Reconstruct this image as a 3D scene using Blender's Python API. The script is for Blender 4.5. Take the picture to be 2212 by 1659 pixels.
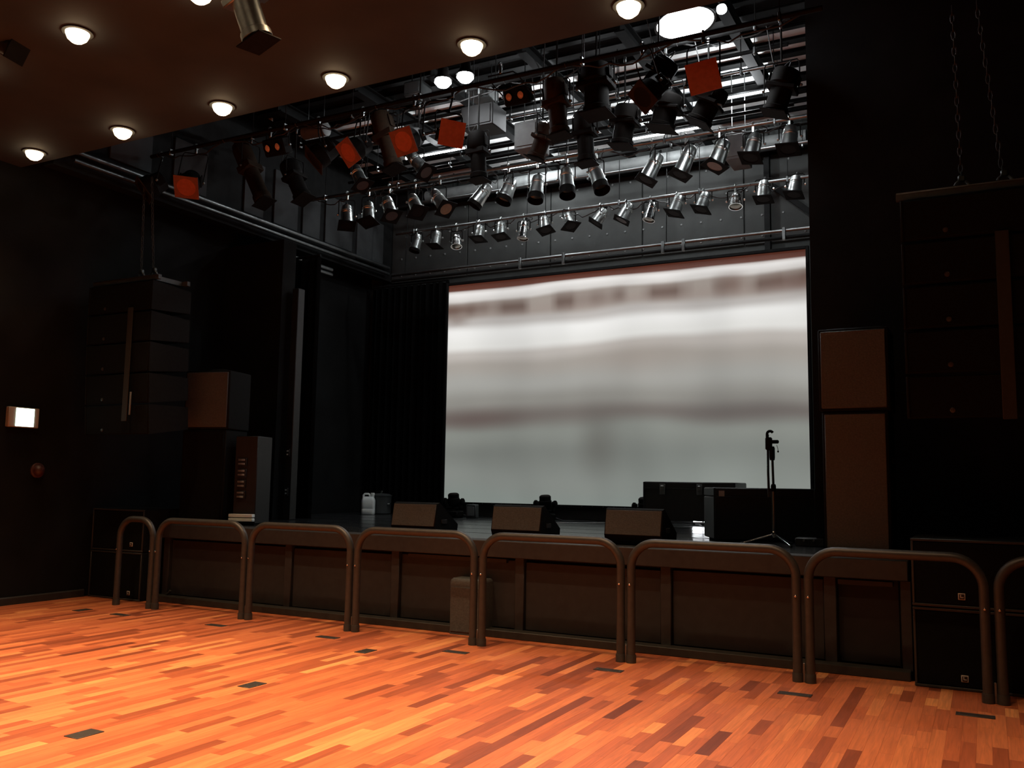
import bpy, bmesh, math, random
from mathutils import Vector, Matrix
random.seed(11)
for o in list(bpy.data.objects):
    bpy.data.objects.remove(o, do_unlink=True)
S = bpy.context.scene
COL = S.collection
pi = math.pi

# ------------------------------------------------------------------ camera
FPX, W, H = 1933.3, 2212, 1659
YAW, PIT, ROL = math.radians(27.755), math.radians(6.309), math.radians(0.872)
CAM = Vector((0, 0, 1.65))
_f = Vector((-math.sin(YAW) * math.cos(PIT), math.cos(YAW) * math.cos(PIT), math.sin(PIT)))
_r0 = Vector((math.cos(YAW), math.sin(YAW), 0)); _u0 = _r0.cross(_f)
_r = _r0 * math.cos(ROL) + _u0 * math.sin(ROL)
_u = -_r0 * math.sin(ROL) + _u0 * math.cos(ROL)
cd = bpy.data.cameras.new('camera'); cam = bpy.data.objects.new('camera', cd); COL.objects.link(cam)
cd.sensor_width = 36; cd.lens = 36 * FPX / W; cd.clip_start = 0.05; cd.clip_end = 200
cam.matrix_world = Matrix(((_r.x, _u.x, -_f.x, CAM.x), (_r.y, _u.y, -_f.y, CAM.y), (_r.z, _u.z, -_f.z, CAM.z), (0, 0, 0, 1)))
S.camera = cam

def ray(x, y): return _f + _r * ((x - W / 2) / FPX) - _u * ((y - H / 2) / FPX)
def atY(x, y, Y): d = ray(x, y); return CAM + d * (Y / d.y)
def atZ(x, y, Z): d = ray(x, y); return CAM + d * ((Z - CAM.z) / d.z)
def atX(x, y, X): d = ray(x, y); return CAM + d * (X / d.x)
def proj(p):
    d = Vector(p) - CAM; z = d.dot(_f)
    return (W / 2 + FPX * d.dot(_r) / z, H / 2 - FPX * d.dot(_u) / z, z)

# ------------------------------------------------------------------ world and view
wd = bpy.data.worlds.new('world'); S.world = wd; wd.use_nodes = True
wd.node_tree.nodes['Background'].inputs[0].default_value = (0, 0, 0, 1)
wd.node_tree.nodes['Background'].inputs[1].default_value = 0
vs = S.view_settings
vs.view_transform = 'Standard'; vs.look = 'None'; vs.gamma = 1; vs.use_curve_mapping = False; vs.exposure = 0.0
S.cycles.max_bounces = 4; S.cycles.diffuse_bounces = 3; S.cycles.glossy_bounces = 3; S.cycles.transmission_bounces = 2
S.cycles.caustics_reflective = False; S.cycles.caustics_refractive = False

HOUSE_W = 470          # each warm downlight of the hall
WORK_W = 1.0           # scale of the white work lights over the stage

# ------------------------------------------------------------------ materials
def lin(c):
    return tuple(((v / 255) / 12.92 if v / 255 <= .04045 else ((v / 255 + .055) / 1.055) ** 2.4) for v in c) + (1,)
MATS = {}
def mat(name, col, rough=.5, metal=0, noise=0, nscale=8, emit=None, estr=0, bump=0, spec=.5, coat=0):
    m = bpy.data.materials.new(name); m.use_nodes = True
    nt = m.node_tree; b = nt.nodes['Principled BSDF']
    c = tuple(col) + (1,) if len(col) == 3 else col
    b.inputs['Base Color'].default_value = c
    b.inputs['Roughness'].default_value = rough; b.inputs['Metallic'].default_value = metal
    b.inputs['Specular IOR Level'].default_value = spec
    b.inputs['Coat Weight'].default_value = coat
    if noise or bump:
        tc = nt.nodes.new('ShaderNodeNewGeometry')
        n = nt.nodes.new('ShaderNodeTexNoise'); n.inputs['Scale'].default_value = nscale; n.inputs['Detail'].default_value = 2
        nt.links.new(tc.outputs['Position'], n.inputs['Vector'])
        if noise:
            r = nt.nodes.new('ShaderNodeValToRGB')
            r.color_ramp.elements[0].position = .3; r.color_ramp.elements[1].position = .7
            r.color_ramp.elements[0].color = tuple(v * (1 - noise) for v in c[:3]) + (1,)
            r.color_ramp.elements[1].color = tuple(min(1, v * (1 + noise)) for v in c[:3]) + (1,)
            nt.links.new(n.outputs['Fac'], r.inputs[0]); nt.links.new(r.outputs[0], b.inputs['Base Color'])
        if bump:
            bp = nt.nodes.new('ShaderNodeBump'); bp.inputs['Strength'].default_value = bump; bp.inputs['Distance'].default_value = .01
            nt.links.new(n.outputs['Fac'], bp.inputs['Height']); nt.links.new(bp.outputs[0], b.inputs['Normal'])
    if emit:
        b.inputs['Emission Color'].default_value = tuple(emit) + (1,); b.inputs['Emission Strength'].default_value = estr
        if name != 'exit_panel': m.cycles.emission_sampling = 'NONE'     # most bulbs carry their own light; blinder faces only imitate mirrored house light
    MATS[name] = m
    return m
mat('wall_black', (.006, .0062, .0062), .95, spec=.15, noise=.3, nscale=3)
mat('wall_paint', (.006, .0062, .0062), .95, spec=.15, noise=.3, nscale=2)
mat('hall_ceiling', (.026, .030, .032), .85, noise=.25, nscale=1.5)
mat('drape', (.003, .003, .003), 1, spec=.05, noise=.3, nscale=10)
mat('steel_dark', (.036, .034, .031), .42, noise=.15, nscale=20)
mat('stage_deck', (.026, .027, .028), .22, noise=.25, nscale=6)
mat('stage_wood', (.023, .0235, .024), .6, noise=.2, nscale=14)
mat('stage_panel', (.018, .0185, .019), .65, noise=.2, nscale=10)
mat('stage_panel_dark', (.009, .008, .007), .75, noise=.2, nscale=10)
mat('kick', (.018, .016, .013), .6, noise=.3, nscale=12)
mat('speaker_box', (.006, .0063, .0062), .8, spec=.12, noise=.2, nscale=25)
mat('grille', (.058, .062, .060), .7, noise=.2, nscale=60, bump=.3)
mat('grille_dark', (.005, .0053, .0052), .85, spec=.08, noise=.2, nscale=60, bump=.3)
mat('edge_trim', (.028, .028, .026), .5)
mat('silver', (.60, .63, .62), .33, metal=1, noise=.06, nscale=18)
mat('chrome', (.85, .86, .86), .14, metal=1, noise=.03, nscale=10)
mat('pipe', (.20, .21, .21), .42, metal=1, noise=.15, nscale=14)
mat('lamp_black', (.006, .005, .0045), .7, spec=.06, noise=.2, nscale=20)
mat('lamp_brown', (.026, .016, .010), .7, spec=.06, noise=.2, nscale=20)
mat('frame_black', (.008, .0075, .007), .7, spec=.06, noise=.2, nscale=20)
mat('gel_orange', (.36, .075, .030), .7, spec=.2, noise=.12, nscale=25)
mat('gel_amber', (.22, .15, .085), .4, noise=.12, nscale=25)
mat('gel_pink', (.05, .038, .036), .4, noise=.12, nscale=25)
mat('gel_dark', (.010, .006, .005), .6, spec=.1, noise=.12, nscale=25)
mat('frame_orange', (.20, .055, .025), .7, spec=.2, noise=.12, nscale=25)
mat('beam_black', (.008, .0083, .0083), .75, spec=.1, noise=.2, nscale=10)
mat('deck_white', (.70, .72, .71), .7, noise=.08, nscale=4)
mat('panel_grey', (.036, .038, .0365), .75, spec=.2, noise=.12, nscale=5)
mat('panel_side', (.030, .032, .033), .75, spec=.2, noise=.12, nscale=5)
mat('box_grey', (.13, .137, .135), .6, noise=.15, nscale=9)
mat('white_plastic', (.80, .84, .82), .4, noise=.03, nscale=8)
mat('bin_grey', (.05, .055, .055), .5, noise=.1, nscale=8)
mat('case_black', (.012, .011, .011), .5, noise=.2, nscale=14)
mat('rubber', (.012, .012, .012), .8, noise=.2, nscale=14)
mat('cable', (.02, .02, .02), .6, noise=.1, nscale=14)
mat('cable_white', (.45, .45, .45), .5, noise=.05, nscale=14)
mat('label_paper', (.55, .50, .44), .7, noise=.08, nscale=60)
mat('plate_dark', (.028, .024, .022), .45, noise=.15, nscale=40)
mat('cream', (.34, .31, .27), .5, noise=.05, nscale=10)
mat('alarm_red', (.05, .014, .012), .5, noise=.1, nscale=10)
mat('strap', (.014, .011, .007), .7, noise=.2, nscale=30)
mat('warm_bulb', (1, .8, .5), .5, noise=.02, emit=(1, .72, .42), estr=14)
mat('cool_bulb', (1, 1, 1), .5, noise=.02, emit=(.93, .97, 1), estr=22)
mat('exit_panel', (.8, 1, .9), .5, noise=.02, emit=(.70, 1, .86), estr=5)
mat('blinder_reflection', (.35, .10, .045), .25, noise=.1, nscale=30, emit=(1, .22, .07), estr=.07)  # faint emission paints the house light mirrored in the unlit blinder faces
mat('reflector', (.25, .23, .2), .3, metal=1, noise=.05)

def wood_mat():
    m = bpy.data.materials.new('floor_wood'); m.use_nodes = True; nt = m.node_tree; N = nt.nodes; L = nt.links
    b = N['Principled BSDF']
    at = N.new('ShaderNodeAttribute'); at.attribute_name = 'tone'
    geo = N.new('ShaderNodeNewGeometry')
    mp = N.new('ShaderNodeMapping'); mp.inputs['Scale'].default_value = (42, 2.2, 1)
    L.new(geo.outputs['Position'], mp.inputs['Vector'])
    off = N.new('ShaderNodeVectorMath'); off.operation = 'ADD'; L.new(mp.outputs[0], off.inputs[0])
    sc = N.new('ShaderNodeVectorMath'); sc.operation = 'SCALE'; sc.inputs[3].default_value = 60
    L.new(at.outputs['Color'], sc.inputs[0]); L.new(sc.outputs[0], off.inputs[1])
    n1 = N.new('ShaderNodeTexNoise'); n1.inputs['Scale'].default_value = 1.0; n1.inputs['Detail'].default_value = 5; n1.inputs['Distortion'].default_value = 1.2
    L.new(off.outputs[0], n1.inputs['Vector'])
    sep = N.new('ShaderNodeSeparateColor'); L.new(at.outputs['Color'], sep.inputs[0])
    ramp = N.new('ShaderNodeValToRGB'); e = ramp.color_ramp.elements
    e[0].position = 0; e[0].color = (.13, .030, .013, 1)
    e[1].position = 1; e[1].color = (.76, .30, .105, 1)
    for p, c in ((.25, (.25, .060, .023, 1)), (.5, (.43, .110, .042, 1)), (.75, (.57, .170, .062, 1))):
        q = e.new(p); q.color = c
    L.new(sep.outputs[0], ramp.inputs[0])
    gr = N.new('ShaderNodeMapRange'); gr.inputs[1].default_value = .3; gr.inputs[2].default_value = .7; gr.inputs[3].default_value = .74; gr.inputs[4].default_value = 1.16
    L.new(n1.outputs['Fac'], gr.inputs[0])
    mul = N.new('ShaderNodeVectorMath'); mul.operation = 'SCALE'; L.new(ramp.outputs[0], mul.inputs[0]); L.new(gr.outputs[0], mul.inputs[3])
    L.new(mul.outputs[0], b.inputs['Base Color'])
    b.inputs['Roughness'].default_value = .42; b.inputs['Specular IOR Level'].default_value = .45
    bp = N.new('ShaderNodeBump'); bp.inputs['Strength'].default_value = .12; bp.inputs['Distance'].default_value = .002
    L.new(n1.outputs['Fac'], bp.inputs['Height']); L.new(bp.outputs[0], b.inputs['Normal'])
    MATS['floor_wood'] = m
wood_mat()

def screen_mat():
    """blurred picture thrown on the projection cloth"""
    m = bpy.data.materials.new('projected_picture'); m.use_nodes = True; nt = m.node_tree; N = nt.nodes; L = nt.links
    b = N['Principled BSDF']; b.inputs['Base Color'].default_value = (.04, .04, .04, 1); b.inputs['Roughness'].default_value = .8
    uv = N.new('ShaderNodeUVMap'); uv.uv_map = 'UVMap'
    sp = N.new('ShaderNodeSeparateXYZ'); L.new(uv.outputs[0], sp.inputs[0])
    def math_(op, a, bb=None, clamp=False):
        n = N.new('ShaderNodeMath'); n.operation = op; n.use_clamp = clamp
        for i, v in enumerate((a, bb)):
            if v is None: continue
            if isinstance(v, (int, float)): n.inputs[i].default_value = v
            else: L.new(v, n.inputs[i])
        return n.outputs[0]
    def noise(sx, sy, det=1.5, off=0.0):
        mp = N.new('ShaderNodeMapping'); mp.inputs['Scale'].default_value = (sx, sy, 1); mp.inputs['Location'].default_value = (off, off * 1.7, 0)
        L.new(uv.outputs[0], mp.inputs['Vector'])
        n = N.new('ShaderNodeTexNoise'); n.inputs['Scale'].default_value = 1; n.inputs['Detail'].default_value = det
        L.new(mp.outputs[0], n.inputs['Vector']); return n.outputs['Fac']
    def bump1(x, c, w):   # smooth bump, 1 at c, 0 beyond c+-w
        d = math_('ABSOLUTE', math_('SUBTRACT', x, c)); t = math_('SUBTRACT', 1, math_('DIVIDE', d, w), True)
        return math_('MULTIPLY', t, math_('MULTIPLY', t, math_('SUBTRACT', 3, math_('MULTIPLY', t, 2))))
    u, v = sp.outputs[0], sp.outputs[1]
    topfix = math_('SUBTRACT', 1, bump1(v, 1.0, .075), True)
    d1 = math_('MULTIPLY', math_('SUBTRACT', noise(2.3, 3.0, 1.0, 3.1), .5), .10)
    v2 = math_('ADD', v, math_('MULTIPLY', d1, topfix))
    ramp = N.new('ShaderNodeValToRGB'); cr = ramp.color_ramp; cr.interpolation = 'EASE'
    stops = [(0, (126, 133, 128)), (.10, (128, 132, 127)), (.22, (118, 121, 116)), (.31, (130, 133, 127)), (.375, (112, 106, 101)),
             (.44, (138, 136, 130)), (.53, (160, 159, 154)), (.61, (160, 154, 147)), (.67, (182, 176, 170)), (.72, (222, 221, 217)),
             (.78, (230, 229, 226)), (.825, (182, 177, 173)), (.865, (158, 146, 138)), (.91, (160, 150, 142)), (.93, (214, 210, 206)),
             (.955, (230, 227, 224)), (.965, (205, 198, 194)), (.972, (92, 50, 37)), (1, (78, 40, 30))]
    cr.elements[0].position = 0; cr.elements[0].color = lin(stops[0][1]); cr.elements[1].position = 1; cr.elements[1].color = lin(stops[-1][1])
    for p, c in stops[1:-1]:
        q = cr.elements.new(p); q.color = lin(c)
    L.new(v2, ramp.inputs[0])
    # dark columns in the upper band, soft columns lower down
    def mixc(fac, col_in, col):
        n = N.new('ShaderNodeMix'); n.data_type = 'RGBA'; n.blend_type = 'MIX'
        L.new(fac, n.inputs['Factor']); L.new(col_in, n.inputs['A']); n.inputs['B'].default_value = lin(col); return n.outputs['Result']
    blocks = N.new('ShaderNodeMapRange'); blocks.inputs[1].default_value = .42; blocks.inputs[2].default_value = .56
    L.new(noise(11, .6, .5, 7.3), blocks.inputs[0])
    band = bump1(v2, .885, .055)
    c = mixc(math_('MULTIPLY', math_('MULTIPLY', blocks.outputs[0], band), .85), ramp.outputs[0], (98, 78, 70))
    rightp = math_('MULTIPLY', bump1(u, .82, .06), bump1(v, .89, .075))
    c = mixc(math_('MULTIPLY', rightp, .7), c, (104, 78, 68))
    right2 = math_('MULTIPLY', bump1(u, 1.02, .17), bump1(v, .87, .06))
    c = mixc(math_('MULTIPLY', right2, .75), c, (112, 88, 80))
    left2 = math_('MULTIPLY', bump1(u, -.03, .24), bump1(v, .885, .03))
    c = mixc(math_('MULTIPLY', left2, .8), c, (104, 80, 70))
    left3 = math_('MULTIPLY', bump1(u, .03, .06), bump1(v, .83, .04))
    c = mixc(math_('MULTIPLY', left3, .55), c, (118, 100, 92))
    dk = math_('MULTIPLY', bump1(v, .375, .075), bump1(u, .1, .26))
    c = mixc(math_('MULTIPLY', dk, .55), c, (88, 70, 66))
    dk2 = math_('MULTIPLY', bump1(v, .385, .09), bump1(u, .86, .3))
    c = mixc(math_('MULTIPLY', dk2, .45), c, (88, 82, 80))
    colm = math_('MULTIPLY', bump1(v, .25, .2), bump1(u, .47, .09))
    c = mixc(math_('MULTIPLY', colm, .45), c, (96, 92, 86))
    lowr = math_('MULTIPLY', bump1(v, .12, .2), bump1(u, .75, .4))
    c = mixc(math_('MULTIPLY', lowr, .3), c, (142, 150, 144))
    beige = math_('MULTIPLY', bump1(v, .61, .12), bump1(u, .58, .22))
    c = mixc(math_('MULTIPLY', beige, .5), c, (150, 140, 132))
    sf = N.new('ShaderNodeMapRange'); sf.inputs[1].default_value = .3; sf.inputs[2].default_value = .7; sf.inputs[3].default_value = .90; sf.inputs[4].default_value = 1.10
    L.new(noise(5.5, 1.6, 1.0, 1.2), sf.inputs[0])
    mul = N.new('ShaderNodeVectorMath'); mul.operation = 'SCALE'; L.new(c, mul.inputs[0]); L.new(sf.outputs[0], mul.inputs[3])
    L.new(mul.outputs[0], b.inputs['Emission Color']); b.inputs['Emission Strength'].default_value = 1.0
    MATS['projected_picture'] = m
screen_mat()

# ------------------------------------------------------------------ geometry helpers
class MB:
    def __init__(s): s.v = []; s.f = []; s.uv = None
    def add(s, vs_, fs, M=None):
        k = len(s.v)
        s.v += [(M @ Vector(p)) if M else Vector(p) for p in vs_]
        s.f += [tuple(i + k for i in f) for f in fs]
        return s
    def box(s, c, d, M=None):
        x, y, z = c; a, b, h = d[0] / 2, d[1] / 2, d[2] / 2
        return s.add([(x + i * a, y + j * b, z + k * h) for i in (-1, 1) for j in (-1, 1) for k in (-1, 1)],
                     [(0, 1, 3, 2), (4, 6, 7, 5), (0, 4, 5, 1), (2, 3, 7, 6), (0, 2, 6, 4), (1, 5, 7, 3)], M)
    def bbox(s, c, d, bev=.01, M=None, seg=1):
        bm = bmesh.new(); bmesh.ops.create_cube(bm, size=1)
        for v in bm.verts: v.co = Vector((v.co.x * d[0] + c[0], v.co.y * d[1] + c[1], v.co.z * d[2] + c[2]))
        bmesh.ops.bevel(bm, geom=bm.edges[:], offset=bev, segments=seg, affect='EDGES', profile=.5)
        bm.verts.index_update()
        s.add([v.co.copy() for v in bm.verts], [tuple(v.index for v in f.verts) for f in bm.faces], M); bm.free(); return s
    def lathe(s, prof, n=20, M=None, cap=True):
        vs_, fs = [], []
        for r, z in prof:
            for i in range(n):
                a = 2 * pi * i / n; vs_.append((max(r, 1e-4) * math.cos(a), max(r, 1e-4) * math.sin(a), z))
        for j in range(len(prof) - 1):
            for i in range(n):
                fs.append((j * n + i, j * n + (i + 1) % n, (j + 1) * n + (i + 1) % n, (j + 1) * n + i))
        if cap:
            fs.append(tuple(range(n - 1, -1, -1))); m = (len(prof) - 1) * n; fs.append(tuple(m + i for i in range(n)))
        return s.add(vs_, fs, M)
    def tube(s, pts, r, n=10, closed=False, M=None):
        pts = [Vector(p) for p in pts]; vs_, fs = [], []
        m = len(pts); up = None
        for j, p in enumerate(pts):
            if closed: t = (pts[(j + 1) % m] - pts[j - 1])
            else: t = pts[min(j + 1, m - 1)] - pts[max(j - 1, 0)]
            t.normalize()
            if up is None:
                up = Vector((0, 0, 1)) if abs(t.z) < .9 else Vector((1, 0, 0))
            a = t.cross(up)
            if a.length < 1e-4: a = t.cross(Vector((.3, 1, .2)))
            a.normalize(); b = a.cross(t).normalized(); up = b
            rr = r[j] if isinstance(r, (list, tuple)) else r
            for i in range(n):
                q = 2 * pi * i / n; vs_.append(p + a * (rr * math.cos(q)) + b * (rr * math.sin(q)))
        for j in range(m if closed else m - 1):
            for i in range(n):
                fs.append((j * n + i, j * n + (i + 1) % n, ((j + 1) % m) * n + (i + 1) % n, ((j + 1) % m) * n + i))
        if not closed:
            fs.append(tuple(range(n - 1, -1, -1))); fs.append(tuple((m - 1) * n + i for i in range(n)))
        return s.add(vs_, fs, M)
    def prism(s, poly, a0, a1, axis='x', M=None):
        n = len(poly); vs_ = []
        for a in (a0, a1):
            for p, q in poly:
                vs_.append({'x': (a, p, q), 'y': (p, a, q), 'z': (p, q, a)}[axis])
        fs = [tuple(range(n - 1, -1, -1)), tuple(range(n, 2 * n))] + [(i, (i + 1) % n, n + (i + 1) % n, n + i) for i in range(n)]
        return s.add(vs_, fs, M)
    def build(s, name, mt, parent=None, loc=(0, 0, 0), smooth=True):
        me = bpy.data.meshes.new(name)
        me.from_pydata([tuple(v) for v in s.v], [], s.f); me.validate()
        bm = bmesh.new(); bm.from_mesh(me); bmesh.ops.recalc_face_normals(bm, faces=bm.faces[:]); bm.to_mesh(me); bm.free()
        if smooth:
            me.shade_smooth(); me.set_sharp_from_angle(angle=math.radians(38))
        me.materials.append(MATS[mt])
        o = bpy.data.objects.new(name, me); COL.objects.link(o); o.location = loc
        if parent: o.parent = parent
        return o
def axis_M(p, d, side=None):
    """matrix taking local z to d and local x close to side"""
    z = Vector(d).normalized()
    x = Vector(side) if side is not None else (Vector((1, 0, 0)) if abs(z.x) < .9 else Vector((0, 1, 0)))
    x = (x - z * x.dot(z)).normalized(); y = z.cross(x)
    p = Vector(p)
    return Matrix(((x.x, y.x, z.x, p.x), (x.y, y.y, z.y, p.y), (x.z, y.z, z.z, p.z), (0, 0, 0, 1)))
def tag(o, label, cat, group=None, kind=None):
    if label: o['label'] = label
    if cat: o['category'] = cat
    if group: o['group'] = group
    if kind: o['kind'] = kind
    return o
def thing(name, label, cat, loc=(0, 0, 0), rz=0, group=None):
    o = bpy.data.objects.new(name, None); COL.objects.link(o); o.empty_display_size = .1
    o.location = loc; o.rotation_euler = (0, 0, rz)
    return tag(o, label, cat, group)
def struct(o): o['kind'] = 'structure'; return o
def copy_tree(o, parent=None):
    c = o.copy(); COL.objects.link(c); c.parent = parent
    for ch in list(o.children): copy_tree(ch, c)
    return c
ORD = ['first', 'second', 'third', 'fourth', 'fifth', 'sixth', 'seventh', 'eighth', 'ninth', 'tenth', 'eleventh', 'twelfth',
       'thirteenth', 'fourteenth', 'fifteenth', 'sixteenth', 'seventeenth', 'eighteenth']
def nth(i, n):
    return 'leftmost' if i == 0 else 'rightmost' if i == n - 1 else ORD[i] + ' from the left'
def arc(c, r, a0, a1, n, ex, ez):
    return [Vector(c) + Vector(ex) * (r * math.cos(a0 + (a1 - a0) * i / n)) + Vector(ez) * (r * math.sin(a0 + (a1 - a0) * i / n)) for i in range(n + 1)]

# ------------------------------------------------------------------ measurements
XL, XR, YB = -11.12, 3.4, -6.0          # hall walls
CEIL = 5.7                              # hall ceiling
CEDGE = 7.10                            # where it ends towards the stage
SF, SZ = 8.70, 1.02                     # stage front, stage height
TXL, TXR, TBY, TZ = -10.6, -1.62, 14.8, 7.75   # stage tower

# ================================================================== structure
floor_o = struct(MB().box(((XL + XR) / 2, (YB + SF) / 2, -.06), (XR - XL, SF - YB, .08)).build('floor', 'stage_wood'))
# planks run towards the stage
PW = .091
cand = []
x = XL + .002
while x < 2.6:
    y = 1.6 + random.uniform(-.8, 0)
    while y < SF:
        l = random.choice((.3, .45, .45, .6, .6, .75, .9, .9, 1.2)) * random.uniform(.9, 1.1)
        y0, y1 = max(y, 1.6), min(y + l, SF - .01); y += l
        if y1 - y0 < .05: continue
        c = Vector((x + PW / 2, (y0 + y1) / 2, 0)); q = proj(c)
        size = PW * (y1 - y0) / q[2] ** 3 if (-30 < q[0] < W + 30 and q[1] < H + 40 and q[2] > .5) else 0
        t = min(1, max(0, random.gauss(.62, .15) if random.random() > .16 else random.gauss(.28, .1)))
        cand.append((size, x, y0, y1, t, random.random()))
    x += PW
cand.sort(key=lambda a: -a[0])
def plank_geo(x, y0, y1):
    g = .0002; b = .0007; h = .018
    lo = [(x + g, y0 + g, -h), (x + PW - g, y0 + g, -h), (x + PW - g, y1 - g, -h), (x + g, y1 - g, -h)]
    md = [(p[0], p[1], -b) for p in lo]
    hi = [(x + g + b, y0 + g + b, 0), (x + PW - g - b, y0 + g + b, 0), (x + PW - g - b, y1 - g - b, 0), (x + g + b, y1 - g - b, 0)]
    fs = [(8, 9, 10, 11)]
    for i in range(4):
        j = (i + 1) % 4; fs += [(i, j, 4 + j, 4 + i), (4 + i, 4 + j, 8 + j, 8 + i)]
    return lo + md + hi, fs
def plank_obj(name, lst):
    V, F, T = [], [], []
    for s_, px, y0, y1, t, rr in lst:
        v, f = plank_geo(px, y0, y1); k = len(V); V += v; F += [tuple(i + k for i in q) for q in f]; T += [(t, rr, 0, 1)] * len(v)
    me = bpy.data.meshes.new(name); me.from_pydata(V, [], F)
    a = me.color_attributes.new('tone', 'FLOAT_COLOR', 'POINT')
    for i, c in enumerate(T): a.data[i].color = c
    me.materials.append(MATS['floor_wood'])
    o = bpy.data.objects.new(name, me); COL.objects.link(o); o.parent = floor_o
    return o
for c in cand[:300]: plank_obj('plank', [c])
rest = plank_obj('plank_field', cand[300:]); rest['kind'] = 'stuff'

struct(MB().box((XL - .1, (YB + TBY) / 2, 4.0), (.2, TBY - YB, 9)).build('wall_left', 'wall_paint'))
struct(MB().box((XR + .1, (YB + 10.4) / 2, 4.0), (.2, 10.4 - YB, 9)).build('wall_right', 'wall_paint'))
struct(MB().box(((XL + XR) / 2, YB - .1, 4.0), (XR - XL, .2, 9)).build('wall_rear', 'wall_paint'))
bl = struct(MB().prism([(XL, .0), (XL + .03, .0), (XL + .03, .085), (XL + .018, .10), (XL, .10)], YB, 8.45, axis='y').build('baseboard_left', 'kick'))
ceiling = struct(MB().box(((XL + XR) / 2, (YB + CEDGE) / 2, CEIL + .1), (XR - XL, CEDGE - YB, .2)).build('ceiling', 'hall_ceiling'))
# proscenium: wall to the right of the stage, recessed behind the speakers
struct(MB().box(((TXR + XR) / 2 + .01, 10.25, 4.3), (XR - TXR, .3, 9)).build('wall_stage_right', 'wall_black'))
wl = struct(MB().box(((XL + -9.85) / 2, 10.9, 2.75), (XL * -1 - 9.85, .3, 5.5)).build('wall_stage_left', 'wall_black'))
struct(MB().box(((TXL + TXR) / 2, CEDGE - .05, 7.0), (XR - XL, .1, 2.4)).build('wall_header', 'wall_black'))
# stage tower
wb = struct(MB().box(((XL + XR) / 2, TBY + .1, 4.2), (XR - XL, .2, 9)).build('wall_back', 'panel_grey'))
struct(MB().box((TXR + .16, 12.6, 4.3), (.3, 4.5, 9)).build('wall_tower_right', 'wall_black'))
wt = struct(MB().box((TXL - .1, 11.0, 7.0), (.2, 7.6, 2.6)).build('wall_tower_left', 'beam_black'))
struct(MB().box(((TXL + TXR) / 2, 13.28, TZ + .1), (9.6, 3.14, .2)).build('ceiling_tower', 'deck_white'))
struct(MB().box(((TXL + TXR) / 2, 9.41, TZ + .1), (9.6, 4.6, .2)).build('ceiling_front', 'wall_black'))

# grey panels on the left tower wall, rails below them
for i, (y0, y1, z0, z1) in enumerate(((8.0, 8.7, 6.05, 6.6), (9.1, 9.75, 6.0, 6.75), (10.55, 11.0, 6.0, 6.9), (11.25, 11.85, 6.0, 6.95), (11.98, 12.45, 6.0, 6.75), (12.6, 13.4, 6.0, 6.9), (13.55, 14.4, 5.9, 6.8))):
    MB().bbox((TXL + .015, (y0 + y1) / 2, (z0 + z1) / 2), (.05, y1 - y0, z1 - z0), .006).build('wall_panel', 'panel_side', wt)
for i, (z, r_) in enumerate(((5.92, .035), (5.80, .03))):
    MB().tube([(TXL + .12, 7.4, z), (TXL + .12, 14.5, z)], r_, 10).build('side_rail', 'pipe', wt)
for z in (5.50, 5.41):
    MB().tube([(TXL + .10, 11.2, z), (TXL + .10, 12.75, z)], .035, 10).build('side_rail', 'pipe', wt)
# back wall: bolted grey cladding over the screen
for i in range(5):
    x0 = TXL + i * 1.8
    MB().bbox((x0 + .9, TBY - .02, 6.42), (1.78, .05, 1.5), .006).build('wall_panel', 'panel_grey', wb)
rv = MB()
for i in range(26):
    for z in (5.8, 6.15, 6.6, 7.05):
        rv.lathe([(.022, 0), (.018, .012), (.004, .016)], 6, axis_M((TXL + .25 + i * .345 + (.1 if z > 6.3 else 0), TBY - .045, z), (0, -1, 0)))
r_o = rv.build('rivet_field', 'box_grey', wb); r_o['kind'] = 'stuff'
MB().box((-3.0, TBY - .12, 6.2), (.09, .1, 2.2)).build('wall_post', 'beam_black', wb)
Mx = Matrix.Translation((-2.35, TBY - .1, 6.1)) @ Matrix.Rotation(math.radians(-48), 4, 'Y')
MB().box((0, 0, 0), (.09, .06, 1.5), Mx).build('wall_brace', 'beam_black', wb)
MB().box(((TXL + TXR) / 2, TBY - .1, 7.32), (9.0, .16, .26)).build('wall_beam', 'beam_black', wb)

# black drapes left of the screen and beside it on the right
def drape(name, x0, x1, y, z0, z1, label, folds):
    n = folds * 8; vs_, fs = [], []
    for z in (z0, z1):
        for i in range(n + 1):
            t = i / n; vs_.append((x0 + (x1 - x0) * t, y + .05 * math.sin(t * folds * 2 * pi) + .012 * math.sin(t * 41), z))
    back = [(a, b + .02, c) for a, b, c in vs_]
    m = n + 1
    for i in range(n):
        fs.append((i, i + 1, m + i + 1, m + i)); fs.append((2 * m + i, 3 * m + i, 3 * m + i + 1, 2 * m + i + 1))
        fs.append((i, 2 * m + i, 2 * m + i + 1, i + 1)); fs.append((m + i, m + i + 1, 3 * m + i + 1, 3 * m + i))
    t = thing(name, label, 'curtain', ((x0 + x1) / 2, y, z0))
    off = Vector(((x0 + x1) / 2, y, z0))
    mb = MB().add(vs_ + back, fs); mb.v = [v - off for v in mb.v]
    mb.build('cloth', 'drape', t)
    MB().tube([(x0 - off.x, 0, z1 - z0 + .03), (x1 - off.x, 0, z1 - z0 + .03)], .025, 8).build('curtain_pipe', 'beam_black', t)
drape('stage_curtain', -10.95, -9.12, 14.62, SZ, 5.55, 'black pleated stage curtain hanging left of the projection screen', 12)
drape('stage_curtain', -2.22, -1.75, 14.45, SZ, 5.5, 'narrow black curtain strip at the right edge of the projection screen', 4)
drape('stage_curtain', -11.05, -9.8, 11.6, SZ, 5.4, 'black wing curtain behind the tall left speaker stack', 8)

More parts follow.
